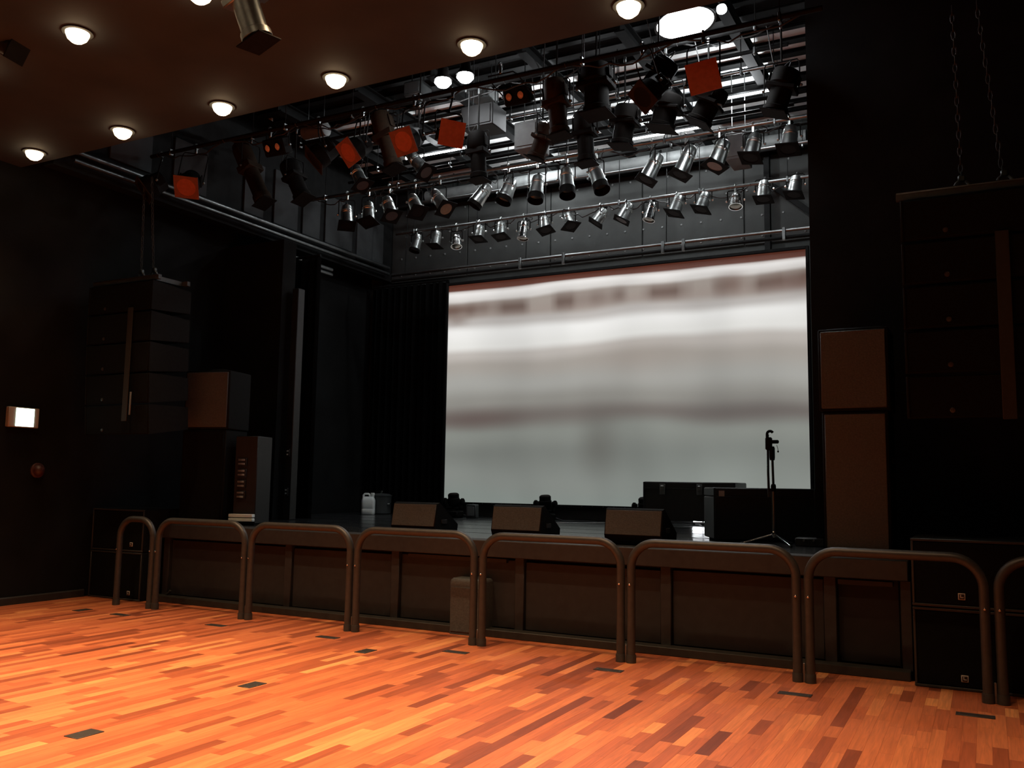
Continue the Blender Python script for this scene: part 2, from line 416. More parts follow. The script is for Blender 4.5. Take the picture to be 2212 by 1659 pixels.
# slim post with wall sockets at the stage's left wing
pm = thing('wing_post', 'slim dark upright post with small wall sockets in the left wing', 'post', (-9.72, 11.0, SZ))
MB().bbox((0, 0, 1.85), (.13, .16, 3.7), .01).build('shaft', 'case_black', pm)
for z in (.72, .09 + .02):
    s_ = MB().bbox((0, -.09, z + .33), (.07, .03, .12), .006).build('socket_plate', 'case_black', pm)
    for k in (-1, 1): MB().bbox((0, -.108, z + .33 + k * .026), (.03, .012, .022), .003).build('socket', 'white_plastic', s_)

# ================================================================== stage platform
st = thing('stage_platform', 'raised black stage platform with dark brown panelled front', 'stage', (0, 0, 0))
SX0, SX1 = -9.98, -.62
MB().box(((SX0 + SX1) / 2, SF + .47, SZ - .06), (SX1 - SX0, .40, .12)).build('deck_front', 'stage_deck', st)
MB().box(((-11.1 + TXR) / 2, (9.37 + TBY) / 2, SZ - .06), (TXR + 11.1, TBY - 9.37, .12)).build('deck', 'stage_deck', st)
MB().box(((SX1 + TXR) / 2, 9.735, SZ - .06), (SX1 - TXR, .73, .12)).build('deck_wing', 'stage_deck', st)
MB().bbox(((SX0 + SX1) / 2, SF + .14, SZ - .09), (SX1 - SX0, .28, .18), .008).build('lip', 'stage_wood', st)
for k, yy in enumerate((9.9, 10.8, 11.7, 12.6, 13.5)):
    MB().box((-6.2, yy, SZ + .0005), (9.6, .006, .003)).build('deck_seam', 'rubber', st)
MB().box(((SX0 + SX1) / 2, SF + .24, .42), (SX1 - SX0, .12, .84)).build('front_backing', 'stage_panel_dark', st)
kk = MB().bbox(((SX0 + SX1) / 2, SF + .01, .04), (SX1 - SX0, .16, .08), .006).build('kickboard', 'kick', st)
seams = [-9.9, -7.75, -6.13, -4.50, -2.86, -1.30, -.66]
for i in range(len(seams) - 1):
    a, b = seams[i] + .07, seams[i + 1] - .05
    if i % 2 == 0:      # recessed, slot under the lip
        MB().bbox(((a + b) / 2, SF + .14, .445), (b - a, .05, .73), .006).build('front_panel', 'stage_panel', st)
    elif i == 1 or i == 3:
        MB().bbox(((a + b) / 2, SF + .13, .44), (b - a, .05, .72), .006).build('front_panel', 'stage_panel', st)
    else:
        MB().bbox(((a + b) / 2, SF + .17, .46), (b - a, .04, .76), .006).build('front_panel', 'stage_panel_dark', st)
    MB().bbox((seams[i] + .01, SF + .12, .45), (.11, .1, .78), .006).build('front_post', 'stage_wood', st)
MB().bbox((seams[-1] + .01, SF + .12, .45), (.09, .1, .78), .006).build('front_post', 'stage_wood', st)
for a, b in ((-5.95, -4.65), (-1.22, -.75)):
    MB().bbox(((a + b) / 2, SF + .10, .80), (b - a, .06, .05), .006).build('front_rail', 'stage_wood', st)

# ================================================================== projection screen
SY, sx0, sx1, sz0, sz1 = 14.4, -8.98, -2.36, 1.285, 5.40
sc = thing('projection_screen', 'large lit projection screen showing a blurred grey and brown picture', 'screen', ((sx0 + sx1) / 2, SY, SZ))
ox, oz = (sx0 + sx1) / 2, SZ
cl = MB().box((0, .012, (sz0 + sz1) / 2 - oz), (sx1 - sx0, .02, sz1 - sz0)).build('cloth', 'projected_picture', sc, smooth=False)
uvl = cl.data.uv_layers.new(name='UVMap')
for p in cl.data.polygons:
    for li in p.loop_indices:
        co = cl.data.vertices[cl.data.loops[li].vertex_index].co
        uvl.data[li].uv = ((co.x - (sx0 - ox)) / (sx1 - sx0), (co.z - (sz0 - oz)) / (sz1 - sz0))
fw = .05
for nm, c, d in (('frame_side', (sx0 - ox - fw / 2, -.005, (sz0 + sz1) / 2 - oz), (fw, .06, sz1 - sz0 + 2 * fw)),
                 ('frame_side', (sx1 - ox + fw / 2, -.005, (sz0 + sz1) / 2 - oz), (fw, .06, sz1 - sz0 + 2 * fw)),
                 ('frame_top', (0, -.005, sz1 - oz + fw / 2), (sx1 - sx0, .06, fw)), ('frame_bottom', (0, -.005, sz0 - oz - fw / 2), (sx1 - sx0, .06, fw))):
    MB().bbox(c, d, .005).build(nm, 'beam_black', sc)
for i in range(34):
    MB().lathe([(.009, 0), (.007, .012)], 6, axis_M((-3.25 + i * .197, -.035, sz0 - oz - .02), (0, -1, 0))).build('lacing_stud', 'pipe', sc)
MB().bbox((0, .06, .115), (sx1 - sx0 + .2, .1, .22), .01).build('base_board', 'case_black', sc)
for k in (-1, 1):
    MB().bbox((k * 3.2, .14, 2.2), (.06, .06, 4.39), .005).build('support_leg', 'beam_black', sc)
# twin pipe rail over the screen
rl = thing('screen_rail', 'dark twin pipe rail with clamps running above the projection screen', 'rail', (-5.8, 13.95, 5.5))
for z in (0, .11): MB().tube([(-4.2, 0, z), (3.95, 0, z)], .03, 10).build('pipe', 'pipe' if z else 'beam_black', rl)
for x in (-1.4, -.55, 1.25, 1.6, 3.2): MB().bbox((x, -.03, .055), (.05, .05, .2), .006).build('rail_clamp', 'pipe', rl)
for x in (-3.9, -1.3, 1.3, 3.8): MB().tube([(x, 0, .1), (x, .06, 2.15)], .008, 6).build('hanger_wire', 'beam_black', rl)

# ================================================================== crowd barriers
def barrier(xa, xb, label):
    h, r_ = 1.15, .040
    t = thing('crowd_barrier', label, 'barrier', ((xa + xb) / 2, 8.13, 0), group='steel crowd barriers along the stage front')
    a, b = xa - (xa + xb) / 2, xb - (xa + xb) / 2
    R_ = min(.235, (b - a) * .42); zt = h - r_
    pts = [Vector((a, 0, 0)), Vector((a, 0, .5)), Vector((a, 0, zt - R_))]
    pts += arc((a + R_, 0, zt - R_), R_, pi, pi / 2, 9, (1, 0, 0), (0, 0, 1))[1:]
    pts += [Vector((0, 0, zt))]
    pts += arc((b - R_, 0, zt - R_), R_, pi / 2, 0, 9, (1, 0, 0), (0, 0, 1))
    pts += [Vector((b, 0, .5)), Vector((b, 0, 0))]
    MB().tube(pts, r_, 14).build('hoop', 'steel_dark', t)
    for xx in (a, b):
        MB().lathe([(.047, 0), (.047, .06), (.044, .075), (.041, .075)], 14, Matrix.Translation((xx, 0, 0))).build('foot_sleeve', 'steel_dark', t)
        MB().lathe([(.010, 0), (.010, .012), (.005, .016)], 8, axis_M((xx, -r_ + .002, .72), (0, -1, 0))).build('bolt', 'chrome', t)
    MB().bbox((b + .052, 0, .08), (.02, .012, .16), .003).build('joint_plate', 'pipe', t)
joints = [-9.37, -7.80, -6.23, -4.635, -3.03, -1.42, .02, 1.6]
g = .052
barrier(-10.04, joints[0] - g, 'narrow brown-black steel barrier hoop at the far left end of the barrier row')
for i in range(7):
    barrier(joints[i] + g, joints[i + 1] - g, 'wide brown-black steel barrier hoop, %s of the wide hoops' % (nth(i, 7)))

# ================================================================== floor socket plates
plates = [(182, 1586, 0), (545, 1480, 0), (790, 1407, 0), (985, 1409, 1), (708, 1377, 1), (1315, 1448, 1), (1717, 1500, 1), (2107, 1546, 1), (467, 1351, 1), (260, 1328, 1), (178, 1318, 0)]
desc = ['nearest the lower left corner', 'second nearest, left of centre', 'small one right of the third post pair', 'before the post pair beside the small box',
        'before the third post pair', 'before the fifth post pair from the left', 'before the post pair under the microphone stand', 'at the far right end of the row',
        'before the second post pair', 'before the narrow barrier', 'farthest, close to the left wall']
for (px, py, k), ds in zip(plates, desc):
    p = atZ(px, py, 0); sx_, sy_ = (.26, .10) if k else (.13, .20)
    t = thing('floor_plate', 'small dark floor socket plate, ' + ds, 'floor plate', (p.x, p.y, 0), group='dark socket plates let into the wooden floor')
    MB().bbox((0, 0, .002), (sx_, sy_, .006), .0015).build('cover', 'plate_dark', t)
    for a in (-1, 1): MB().lathe([(.006, 0), (.005, .002)], 8, Matrix.Translation((a * sx_ * .4, 0, .005))).build('screw', 'pipe', t)

# ================================================================== stage monitors
def wedge(xa, xb, label):
    t = thing('stage_monitor', label, 'monitor', ((xa + xb) / 2, 8.95, SZ), group='wedge monitors on the stage edge')
    w = (xb - xa) / 2
    poly = [(.05, 0), (.0, .10), (.05, .37), (.10, .385), (.52, .12), (.50, 0)]
    MB().prism(poly, -w, w, 'x').build('cabinet', 'speaker_box', t)
    n = Vector((0, -.27, .05)).normalized()
    M = axis_M((0, .025 - .004, .235), n, (1, 0, 0))
    MB().bbox((0, 0, .002), (2 * w - .02, .26, .012), .004, M).build('front_board', 'grille', t)
    M2 = axis_M((0, .31, .255), Vector((0, .265, .42)), (1, 0, 0))
    MB().bbox((0, 0, .004), (2 * w - .05, .44, .012), .004, M2).build('grille', 'grille_dark', t)
    for k in (-1, 1): MB().bbox((k * (w + .004), .2, .16), (.012, .12, .05), .004).build('side_handle', 'rubber', t)
wedge(-6.32, -5.70, 'leftmost of three brown wedge monitors on the stage edge')
wedge(-4.95, -4.33, 'middle of three brown wedge monitors on the stage edge')
wedge(-3.58, -2.95, 'rightmost of three brown wedge monitors, in front of the road cases')

# ================================================================== loudspeakers
def grilled_box(t, c, d, name, gmat, badge=None):
    b = MB().bbox(c, d, .012).build(name, 'speaker_box', t)
    MB().bbox((c[0], c[1] - d[1] / 2 - .006, c[2]), (d[0] - .05, .025, d[2] - .05), .008).build('grille', gmat, b)
    if badge: MB().bbox((c[0] + badge[0], c[1] - d[1] / 2 - .022, c[2] + badge[1]), (.05, .01, .05), .003).build('badge', 'edge_trim', b)
    return b
# right stack on the stage: two full range boxes
t = thing('stage_speaker', 'upper of two brown grilled speakers stacked right of the screen', 'speaker', (-1.07, 9.05, 2.385))
grilled_box(t, (0, .28, .40), (.64, .56, .80), 'cabinet', 'grille')
MB().bbox((0, .28, .805), (.5, .4, .02), .004).build('top_plate', 'rubber', t)
t = thing('stage_speaker', 'lower tall brown grilled speaker right of the screen', 'speaker', (-1.07, 9.07, SZ))
grilled_box(t, (0, .28, .682), (.60, .56, 1.36), 'cabinet', 'grille')
for k in (-1, 1): MB().bbox((k * .306, .28, .9), (.012, .14, .06), .004).build('side_handle', 'rubber', t)
# left stack
t = thing('stage_speaker', 'upper box speaker with brown grille in the dark left stack', 'speaker', (-9.55, 9.02, 2.33), math.radians(14))
grilled_box(t, (0, .28, .41), (.70, .56, .82), 'cabinet', 'grille')
MB().tube([(-.2, .28, .82), (-.1, .28, .86), (.1, .28, .86), (.2, .28, .82)], .012, 8).build('top_handle', 'rubber', t)
t = thing('stage_speaker', 'lower tall greenish black speaker in the dark left stack', 'speaker', (-9.56, 9.02, SZ), math.radians(14))
grilled_box(t, (0, .28, .654), (.68, .56, 1.30), 'cabinet', 'grille_dark')
t = thing('amplifier_rack', 'black amplifier rack with short silver modules beside the left speaker stack', 'rack', (-9.0, 9.25, SZ), math.radians(14))
MB().bbox((0, .22, .62), (.34, .40, 1.20), .01).build('cabinet', 'case_black', t)
MB().bbox((0, .22, .01), (.30, .36, .02), .004).build('foot', 'rubber', t)
for i in range(4):
    z = .86 - i * .15
    u = MB().bbox((-.05, .01, z), (.14, .03, .11), .005).build('module', 'case_black', t)
    for k in (0, 1): MB().bbox((-.05, -.012, z + .03 - k * .055), (.10, .012, .025), .004).build('module_handle', 'silver', u)
for k in (0, 1): MB().bbox((.0, -.03, .13 - k * .055), (.36, .08, .045), .006).build('white_bar', 'white_plastic', t)

# subwoofers on the floor either side
def sub(x0, x1, y, z, h, label, bx):
    t = thing('subwoofer', label, 'subwoofer', ((x0 + x1) / 2, y, z), group='big floor subwoofers')
    w = x1 - x0
    b = MB().bbox((0, .4, h / 2), (w, .8, h), .012).build('cabinet', 'speaker_box', t)
    MB().bbox((0, -.004, h / 2), (w - .06, .02, h - .06), .006).build('grille', 'grille_dark', t)
    for k in (-1, 1): MB().bbox((0, -.008, h / 2 + k * (h / 2 - .014)), (w, .02, .022), .004).build('edge_strip', 'edge_trim', t)
    for k in (-1, 1): MB().bbox((k * (w / 2 - .012), -.008, h / 2), (.02, .02, h - .05), .004).build('edge_strip', 'edge_trim', t)
    bd = MB().bbox((bx, -.018, .10), (.055, .012, .055), .003).build('badge', 'label_paper', t)
    MB().bbox((bx, -.026, .10), (.040, .006, .040), .002).build('badge_inset', 'case_black', bd)
    MB().bbox((bx - .008, -.029, .105), (.007, .005, .024), .001, None).build('badge_mark', 'label_paper', bd)
    MB().bbox((bx + .002, -.029, .094), (.024, .005, .007), .001, None).build('badge_mark', 'label_paper', bd)
sub(-.58, .72, 8.50, 0, .66, 'lower right subwoofer standing on the wooden floor', -.27)
sub(-.58, .72, 8.50, .665, .57, 'upper right subwoofer stacked on another by the stage corner', -.27)
sub(.76, 2.06, 8.50, 0, .66, 'lower subwoofer of the outermost stack beyond the stage corner', -.27)
sub(.76, 2.06, 8.50, .665, .57, 'upper subwoofer of the outermost stack beyond the stage corner', -.27)
sub(-11.06, -10.03, 8.5, 0, .64, 'lower left subwoofer standing by the left wall', .3)
sub(-11.06, -10.03, 8.5, .645, .57, 'upper left subwoofer by the left wall below the flown speakers', .3)

# flown line arrays: one thing each, every cabinet a part
def line_array(xc, y, ztop, zbot, n, width, label):
    t = thing('line_array', label, 'line array', (xc, y, ztop), group='flown speaker columns beside the stage')
    hh = (ztop - zbot) / n
    yoff, z = 0, 0
    for i in range(n):
        ang = math.radians(1.2 * i)                  # cabinets tip further down towards the bottom
        M = Matrix.Translation((0, yoff, z)) @ Matrix.Rotation(ang, 4, 'X')
        w = width
        poly = [(-.30, -hh + .006), (.34, -hh + .05), (.34, -.05), (-.30, -.006)]
        c = MB().prism(poly, -w / 2, w / 2, 'x', M).build('cabinet', 'speaker_box', t)
        MB().bbox((0, -.305, -hh / 2), (w - .03, .02, hh - .03), .006, M).build('grille', 'grille_dark', c)
        MB().bbox((-w / 2 + .015, -.318, -hh / 2), (.02, .012, hh - .02), .004, M).build('edge_strip', 'speaker_box', c)
        MB().lathe([(.022, 0), (.020, .008), (.010, .010)], 12, M @ axis_M((-w / 2 + .34, -.315, -hh + .07), (0, -1, 0))).build('badge', 'edge_trim', c)
        yoff += -hh * math.sin(ang) * -1 * .9; z -= hh * math.cos(ang)
    fr = MB()
    fr.box((0, -.22, .05), (width + .06, .05, .06)); fr.box((0, .26, .05), (width + .06, .05, .06))
    for k in (-1, 0, 1): fr.box((k * width * .42, .02, .05), (.05, .5, .06))
    fr.build('flying_frame', 'steel_dark', t)
    MB().box((0, -.252, .075), (width + .05, .006, .012)).build('frame_highlight', 'pipe', t)  # paler metal strip stands in for the highlight along the frame
    return t
ra = line_array(.10, 8.25, 4.05, 2.24, 5, 1.28, 'flown speaker column hanging at the right edge above the subwoofers')
la = line_array(-10.1, 8.25, 4.22, 2.22, 5, 1.22, 'flown speaker column hanging in the dark above the left subwoofers')
def strap_on(a, x, label_):
    MB().bbox((x, -.335, -1.1), (.10, .010, 1.5), .004).build('hanging_strap', 'strap', a)
strap_on(ra, .10, ''); strap_on(la, .26, '')
MB().bbox((.345, -.325, -1.62), (.03, .012, .30), .004).build('tape_strip', 'box_grey', la)
def hoist(x, y, z0, z1, lean, label):
    t = thing('chain_hoist', label, 'chain hoist', (x, y, z0), group='chains holding the flown speakers')
    n = int((z1 - z0) / .075); ch = MB()
    for i in range(n):
        a = i % 2; z = .18 + i * .075
        pts = [Vector((0, 0, z)) + (Vector((1, 0, 0)) if a else Vector((0, 1, 0))) * (.016 * math.cos(q)) + Vector((0, 0, 1)) * (.046 * math.sin(q)) + Vector((lean * (z / (z1 - z0)), 0, 0)) for q in [2 * pi * k / 8 for k in range(8)]]
        ch.tube(pts, .006, 5, True)
    ch.build('chain', 'strap', t)
    MB().tube(arc((0, 0, .09), .055, -.6 * pi, 1.3 * pi * .7, 12, (1, 0, 0), (0, 0, 1)), .014, 8).build('hook', 'pipe', t)
    MB().bbox((0, 0, .16), (.06, .05, .06), .01).build('hook_block', 'steel_dark', t)
hoist(-.07, 8.3, 4.12, 5.7, -.02, 'thin chain with an open hook above the right flown speakers')
hoist(.25, 8.3, 4.12, 5.7, -.14, 'slanting chain right of the hooked chain above the right flown speakers')
hoist(-10.15, 8.3, 4.3, 5.7, -.05, 'chain with round hook above the left flown speakers')
hoist(-9.9, 8.3, 4.3, 5.7, -.15, 'slanting brownish chain beside the hook above the left flown speakers')

# ================================================================== things on the stage
# jug
p = atY(795, 1109, 13.8); p.z = SZ
j = thing('plastic_jug', 'white plastic jug with handle standing on the dark stage', 'jug', p, math.radians(30))
def rrect(w, d, r_, n=5):
    out = []
    for cx_, cy_, a0 in ((w / 2 - r_, d / 2 - r_, 0), (-w / 2 + r_, d / 2 - r_, pi / 2), (-w / 2 + r_, -d / 2 + r_, pi), (w / 2 - r_, -d / 2 + r_, 1.5 * pi)):
        for i in range(n + 1): a = a0 + pi / 2 * i / n; out.append((cx_ + r_ * math.cos(a), cy_ + r_ * math.sin(a)))
    return out
def loft(mb, secs, M=None):
    n = len(secs[0][0]); V, F = [], []
    for poly, z in secs: V += [(a, b, z) for a, b in poly]
    for k in range(len(secs) - 1):
        for i in range(n): F.append((k * n + i, k * n + (i + 1) % n, (k + 1) * n + (i + 1) % n, (k + 1) * n + i))
    F.append(tuple(range(n - 1, -1, -1))); F.append(tuple((len(secs) - 1) * n + i for i in range(n)))
    return mb.add(V, F, M)
secs = [(rrect(.23, .18, .04), 0), (rrect(.25, .20, .05), .015), (rrect(.25, .20, .05), .10), (rrect(.242, .192, .05), .11), (rrect(.25, .20, .05), .12),
        (rrect(.25, .20, .05), .26), (rrect(.22, .17, .05), .305), (rrect(.16, .11, .04), .335)]
loft(MB(), secs).build('body', 'white_plastic', j)
MB().tube([(-.095, 0, .29), (-.095, 0, .36), (-.07, 0, .385), (.0, 0, .385), (.025, 0, .36), (.025, 0, .32)], .02, 10).build('handle', 'white_plastic', j)
MB().lathe([(.032, .30), (.032, .36), (.038, .362), (.038, .40), (.034, .405)], 16, Matrix.Translation((.075, 0, 0))).build('cap', 'white_plastic', j)
p = atY(822, 1109, 14.15); p.z = SZ
j = thing('stock_pot', 'dark grey lidded pot with bright knob behind the white jug', 'pot', p)
MB().lathe([(.17, 0), (.19, .02), (.20, .33), (.205, .345)], 24).build('body', 'bin_grey', j)
MB().lathe([(.212, .345), (.212, .36), (.15, .385), (.02, .395)], 24).build('lid', 'bin_grey', j)
MB().lathe([(.012, .39), (.012, .41), (.035, .425), (.035, .445), (.015, .455)], 14).build('knob', 'chrome', j)
MB().tube([(.20, -.05, .20), (.245, -.05, .205), (.245, .05, .205), (.20, .05, .20)], .012, 8).build('side_handle', 'chrome', j)

# moving heads along the screen foot
def moving_head(px, label):
    p = atY(px, 1090, 13.85); p.z = SZ
    t = thing('moving_head', label, 'stage light', p, group='moving head lights along the foot of the screen')
    MB().bbox((0, 0, .06), (.30, .24, .12), .02).build('base', 'lamp_black', t)
    MB().lathe([(.09, .12), (.09, .14), (.08, .15)], 18).build('turntable', 'lamp_black', t)
    y = MB()
    y.bbox((0, 0, .165), (.33, .10, .03), .01)
    for k in (-1, 1): y.bbox((k * .152, 0, .24), (.035, .11, .18), .016)
    y.build('yoke', 'lamp_black', t)
    for k in (-1, 1):
        MB().lathe([(.062, 0), (.062, .03), (.045, .045), (.02, .05)], 18, axis_M((k * .165, 0, .285), (k, 0, 0))).build('yoke_cap', 'lamp_black', t)
    M = axis_M((0, .0, .285), (0, -.12, 1))
    h = MB().lathe([(.05, -.10), (.085, -.08), (.11, -.02), (.11, .05), (.10, .06), (.10, .125), (.088, .135)], 20, M).build('head', 'lamp_black', t)
    MB().lathe([(.09, .138), (.07, .150), (.02, .156)], 20, M).build('lens', 'gel_dark', h)
    MB().tube([(.15, .1, .05), (.25, .16, .012), (.5, .2, .012), (.9, .1, .012)], .008, 6).build('cable', 'cable', t)
moving_head(980, 'moving head light at the lower left corner of the screen')
moving_head(1178, 'moving head light behind the middle wedge monitor')
moving_head(1393, 'moving head light half hidden by the road case')

# road cases
def road_case(name, label, loc, rz, d, mats=None, latches=(), paper=None, castor=True):
    t = thing(name, label, 'road case', loc, rz)
    w, dp, h = d; c0 = .11 if castor else .02
    MB().bbox((0, dp / 2, c0 + (h - c0) * .41), (w, dp, (h - c0) * .82), .01).build('case_body', 'case_black', t)
    MB().bbox((0, dp / 2, c0 + (h - c0) * .914), (w, dp, (h - c0) * .172), .012).build('lid', 'case_black', t)
    zz = c0 + (h - c0) * .823
    for k in (-1, 1):
        MB().bbox((k * (w / 2 - .012), -.004, c0 + (h - c0) / 2), (.03, .012, h - c0 - .01), .003).build('corner_strip', 'rubber', t)
    MB().bbox((0, -.004, zz), (w - .01, .010, .014), .003).build('edge_strip', 'rubber', t)
    for lx in latches:
        l = MB().bbox((lx, -.008, zz - .01), (.085, .014, .16), .004).build('latch', 'box_grey', t)
        MB().bbox((lx, -.02, zz + .035), (.05, .012, .022), .004).build('latch_tongue', 'silver', l)
        MB().lathe([(.025, 0), (.025, .008), (.012, .012)], 12, axis_M((lx, -.016, zz - .01), (0, -1, 0))).build('latch_turn', 'pipe', l)
    if paper: MB().bbox((paper[0], -.006, paper[1]), (.065, .006, .065), .001).build('paper_label', 'label_paper', t)
    if castor:
        for a in (-1, 1):
            for b in (.12, dp - .12):
                k = MB().bbox((a * (w / 2 - .14), b, .095), (.07, .09, .03), .004).build('castor_fork', 'pipe', t)
                MB().lathe([(.035, -.02), (.045, -.016), (.045, .016), (.035, .02)], 16, axis_M((a * (w / 2 - .14), b, .046), (1, 0, 0))).build('castor_wheel', 'rubber', k)
    else: MB().bbox((0, dp / 2, .01), (w - .1, dp - .1, .02), .004).build('foot', 'rubber', t)
    return t
a = atY(1390, 1040, 13.0); b = atY(1588, 1042, 13.0)
road_case('road_case', 'black wheeled road case with two butterfly latches in front of the screen', ((a.x + b.x) / 2, 13.0, SZ), 0, (b.x - a.x, .7, a.z - SZ),
          latches=(-(b.x - a.x) / 2 + .30, .17))
a = atY(1545, 1053, 10.75); b = atY(1768, 1058, 10.75)
road_case('road_case', 'large black road case with a paper label behind the microphone stand', ((a.x + b.x) / 2 + .02, 10.62, SZ), math.radians(26), (1.18, .62, a.z - SZ), paper=(-.50, .545), castor=False)

# small white floor lights shining under the cases
for i, px in enumerate((1507, 1527)):
    p = atY(px, 1140, 13.95); p.z = SZ
    t = thing('floor_light', ('left' if i == 0 else 'right') + ' bright white light low on the stage under the latched road case', 'floor light', p, group='low white lights under the road case')
    MB().bbox((0, .06, .045), (.17 - .05 * i, .10, .03), .008).build('housing', 'lamp_black', t)
    MB().bbox((0, .0, .105), (.155 - .05 * i, .03, .075), .012).build('lit_face', 'cool_bulb', t)
    MB().bbox((0, .03, .0175), (.08, .05, .035), .004).build('foot', 'rubber', t)

# mic stand
p = Vector((-2.03, 10.0, SZ))
t = thing('microphone_stand', 'chrome microphone stand with empty black clip standing on the stage', 'microphone stand', p)
MB().tube([(0, 0, .10), (0, 0, .62)], .019, 12).build('lower_tube', 'pipe', t)
MB().tube([(0, 0, .60), (-.008, 0, 1.02)], .014, 12).build('upper_tube', 'chrome', t)
MB().lathe([(.024, .58), (.028, .60), (.028, .64), (.022, .66)], 14).build('clutch', 'lamp_black', t)
MB().tube([(-.045, -.02, .52), (-.05, -.02, .8), (-.05, -.01, 1.06)], .014, 12).build('folded_boom', 'chrome', t)
MB().lathe([(.026, .92), (.030, .95), (.030, 1.05), (.022, 1.07)], 14, Matrix.Translation((-.008, 0, 0))).build('boom_joint', 'lamp_black', t)
MB().bbox((-.04, -.01, 1.10), (.07, .05, .14), .012).build('boom_clamp', 'lamp_black', t)
MB().bbox((.025, -.01, 1.12), (.085, .03, .04), .01).build('clamp_knob', 'lamp_black', t)
k = MB().tube([(-.055, -.01, 1.12), (-.055, -.01, 1.20)], .017, 10).build('clip_stem', 'lamp_black', t)
MB().tube(arc((-.025, -.01, 1.205), .032, .15 * pi, 1.25 * pi, 10, (1, 0, 0), (0, 0, 1)), .015, 8).build('microphone_clip', 'lamp_black', t)
cb = MB().tube([(.045, -.01, 1.085), (.055, -.01, 1.05), (.058, -.01, 1.02)], .003, 6).build('clip_cord', 'cable', t)
MB().lathe([(.006, 0), (.011, .008), (.008, .018)], 8, Matrix.Translation((.058, -.01, 1.004))).build('cord_end', 'lamp_black', t)
MB().lathe([(.02, .09), (.024, .10), (.024, .15), (.016, .16)], 14).build('leg_hub', 'chrome', t)
for k in range(3):
    a = math.radians(-50 + 120 * k)
    l = MB().tube([(.015 * math.cos(a), .015 * math.sin(a), .12), (.34 * math.cos(a), .34 * math.sin(a), .016)], .009, 8).build('leg', 'chrome', t)
    MB().lathe([(.012, -.02), (.014, .02)], 8, axis_M((.335 * math.cos(a), .335 * math.sin(a), .0165), (math.cos(a), math.sin(a), -.1))).build('rubber_foot', 'rubber', l)
# small stage box with bright plugs right of the mic stand
p = atZ(1752, 1180, SZ)
t = thing('stage_box', 'low black connector box with two pale plugs right of the microphone stand', 'stage box', p)
MB().bbox((0, 0, .045), (.30, .2, .09), .01).build('box_body', 'case_black', t)
for k in (-1, 1): MB().lathe([(.014, 0), (.014, .03), (.010, .05)], 10, axis_M((k * .05, -.1, .06), (0, -1, .1))).build('plug', 'pipe', t)
# cords on the stage
def cord(label, pts, m, r_=.007):
    P0 = Vector(pts[0]); o = MB().tube([Vector(q) - P0 for q in pts], r_, 6).build('stage_cable', m, None, P0)
    tag(o, label, 'cable')
def curve(pts, n=6):
    out = []; P = [Vector(q) for q in pts]; P = [P[0]] + P + [P[-1]]
    for i in range(1, len(P) - 2):
        for k in range(n):
            t = k / n
            out.append(.5 * ((2 * P[i]) + (-P[i - 1] + P[i + 1]) * t + (2 * P[i - 1] - 5 * P[i] + 4 * P[i + 1] - P[i + 2]) * t * t + (-P[i - 1] + 3 * P[i] - 3 * P[i + 1] + P[i + 2]) * t ** 3))
    return out + [P[-2]]
z = SZ + .008
cord('pale cord looped on the stage between the wedge monitors', curve([(-6.9, 13.7, z), (-6.5, 13.2, z), (-5.9, 13.3, z), (-5.4, 13.9, z), (-5.0, 13.6, z)]), 'cable_white')
cord('dark cable lying on the stage behind the left wedge monitor', curve([(-8.6, 13.6, z), (-8.2, 12.9, z), (-7.6, 13.2, z), (-7.2, 13.7, z)]), 'cable')
p = atZ(1058, 1117, SZ)
t = thing('junction_box', 'small clear-fronted box on the floor left of the middle wedge monitor', 'junction box', (p.x, 13.9, SZ))
MB().bbox((0, 0, .12), (.20, .12, .24), .012).build('box_body', 'bin_grey', t)
MB().bbox((0, -.062, .12), (.14, .01, .16), .004).build('box_front', 'box_grey', t)

# box between barrier and stage
a = atZ(965, 1369, 0)
t = thing('floor_box', 'brown upright box with rounded top edge between barrier and stage', 'box', (a.x + .22, a.y + .02, 0))
loft(MB(), [(rrect(.42, .30, .03), .0), (rrect(.42, .30, .03), .56), (rrect(.41, .29, .035), .585), (rrect(.38, .26, .04), .60)], Matrix.Translation((0, .15, .0))).build('box_body', 'grille', t)
MB().bbox((0, -.004, .27), (.38, .012, .48), .005).build('front_panel', 'grille', t)
MB().tube([(.10, .06, .60), (.10, .06, .625), (.18, .06, .625), (.18, .06, .60)], .007, 8).build('handle', 'pipe', t)
a = atZ(350, 1297, 0)
o = MB().tube([(0, 0, .02), (.16, -.02, .13), (.17, -.02, .145)], .018, 8).build('pale_stick', 'edge_trim', None, (a.x, a.y, 0))
tag(o, 'short pale stick leaning behind the first wide barrier hoop at the left', 'stick')

# ================================================================== left wall fittings
e = atX(45, 902, XL)
t = thing('exit_sign', 'small glowing white-green exit sign box on the left wall', 'exit sign', (XL, e.y, e.z - .13))
MB().bbox((.035, 0, .13), (.07, .42, .26), .008).build('housing', 'cream', t)
MB().bbox((.073, .01, .13), (.012, .25, .235), .004).build('lit_panel', 'exit_panel', t)
e = atX(80, 1016, XL)
t = thing('alarm_lamp', 'dim red alarm hood on the left wall below the exit sign', 'alarm lamp', (XL, e.y, e.z))
MB().lathe([(.10, 0), (.10, .02), (.085, .03)], 18, axis_M((0, 0, 0), (1, 0, 0))).build('base_ring', 'alarm_red', t)
MB().lathe([(.075, .03), (.07, .06), (.045, .09), (.01, .10)], 18, axis_M((0, 0, 0), (1, 0, 0))).build('dome', 'alarm_red', t)

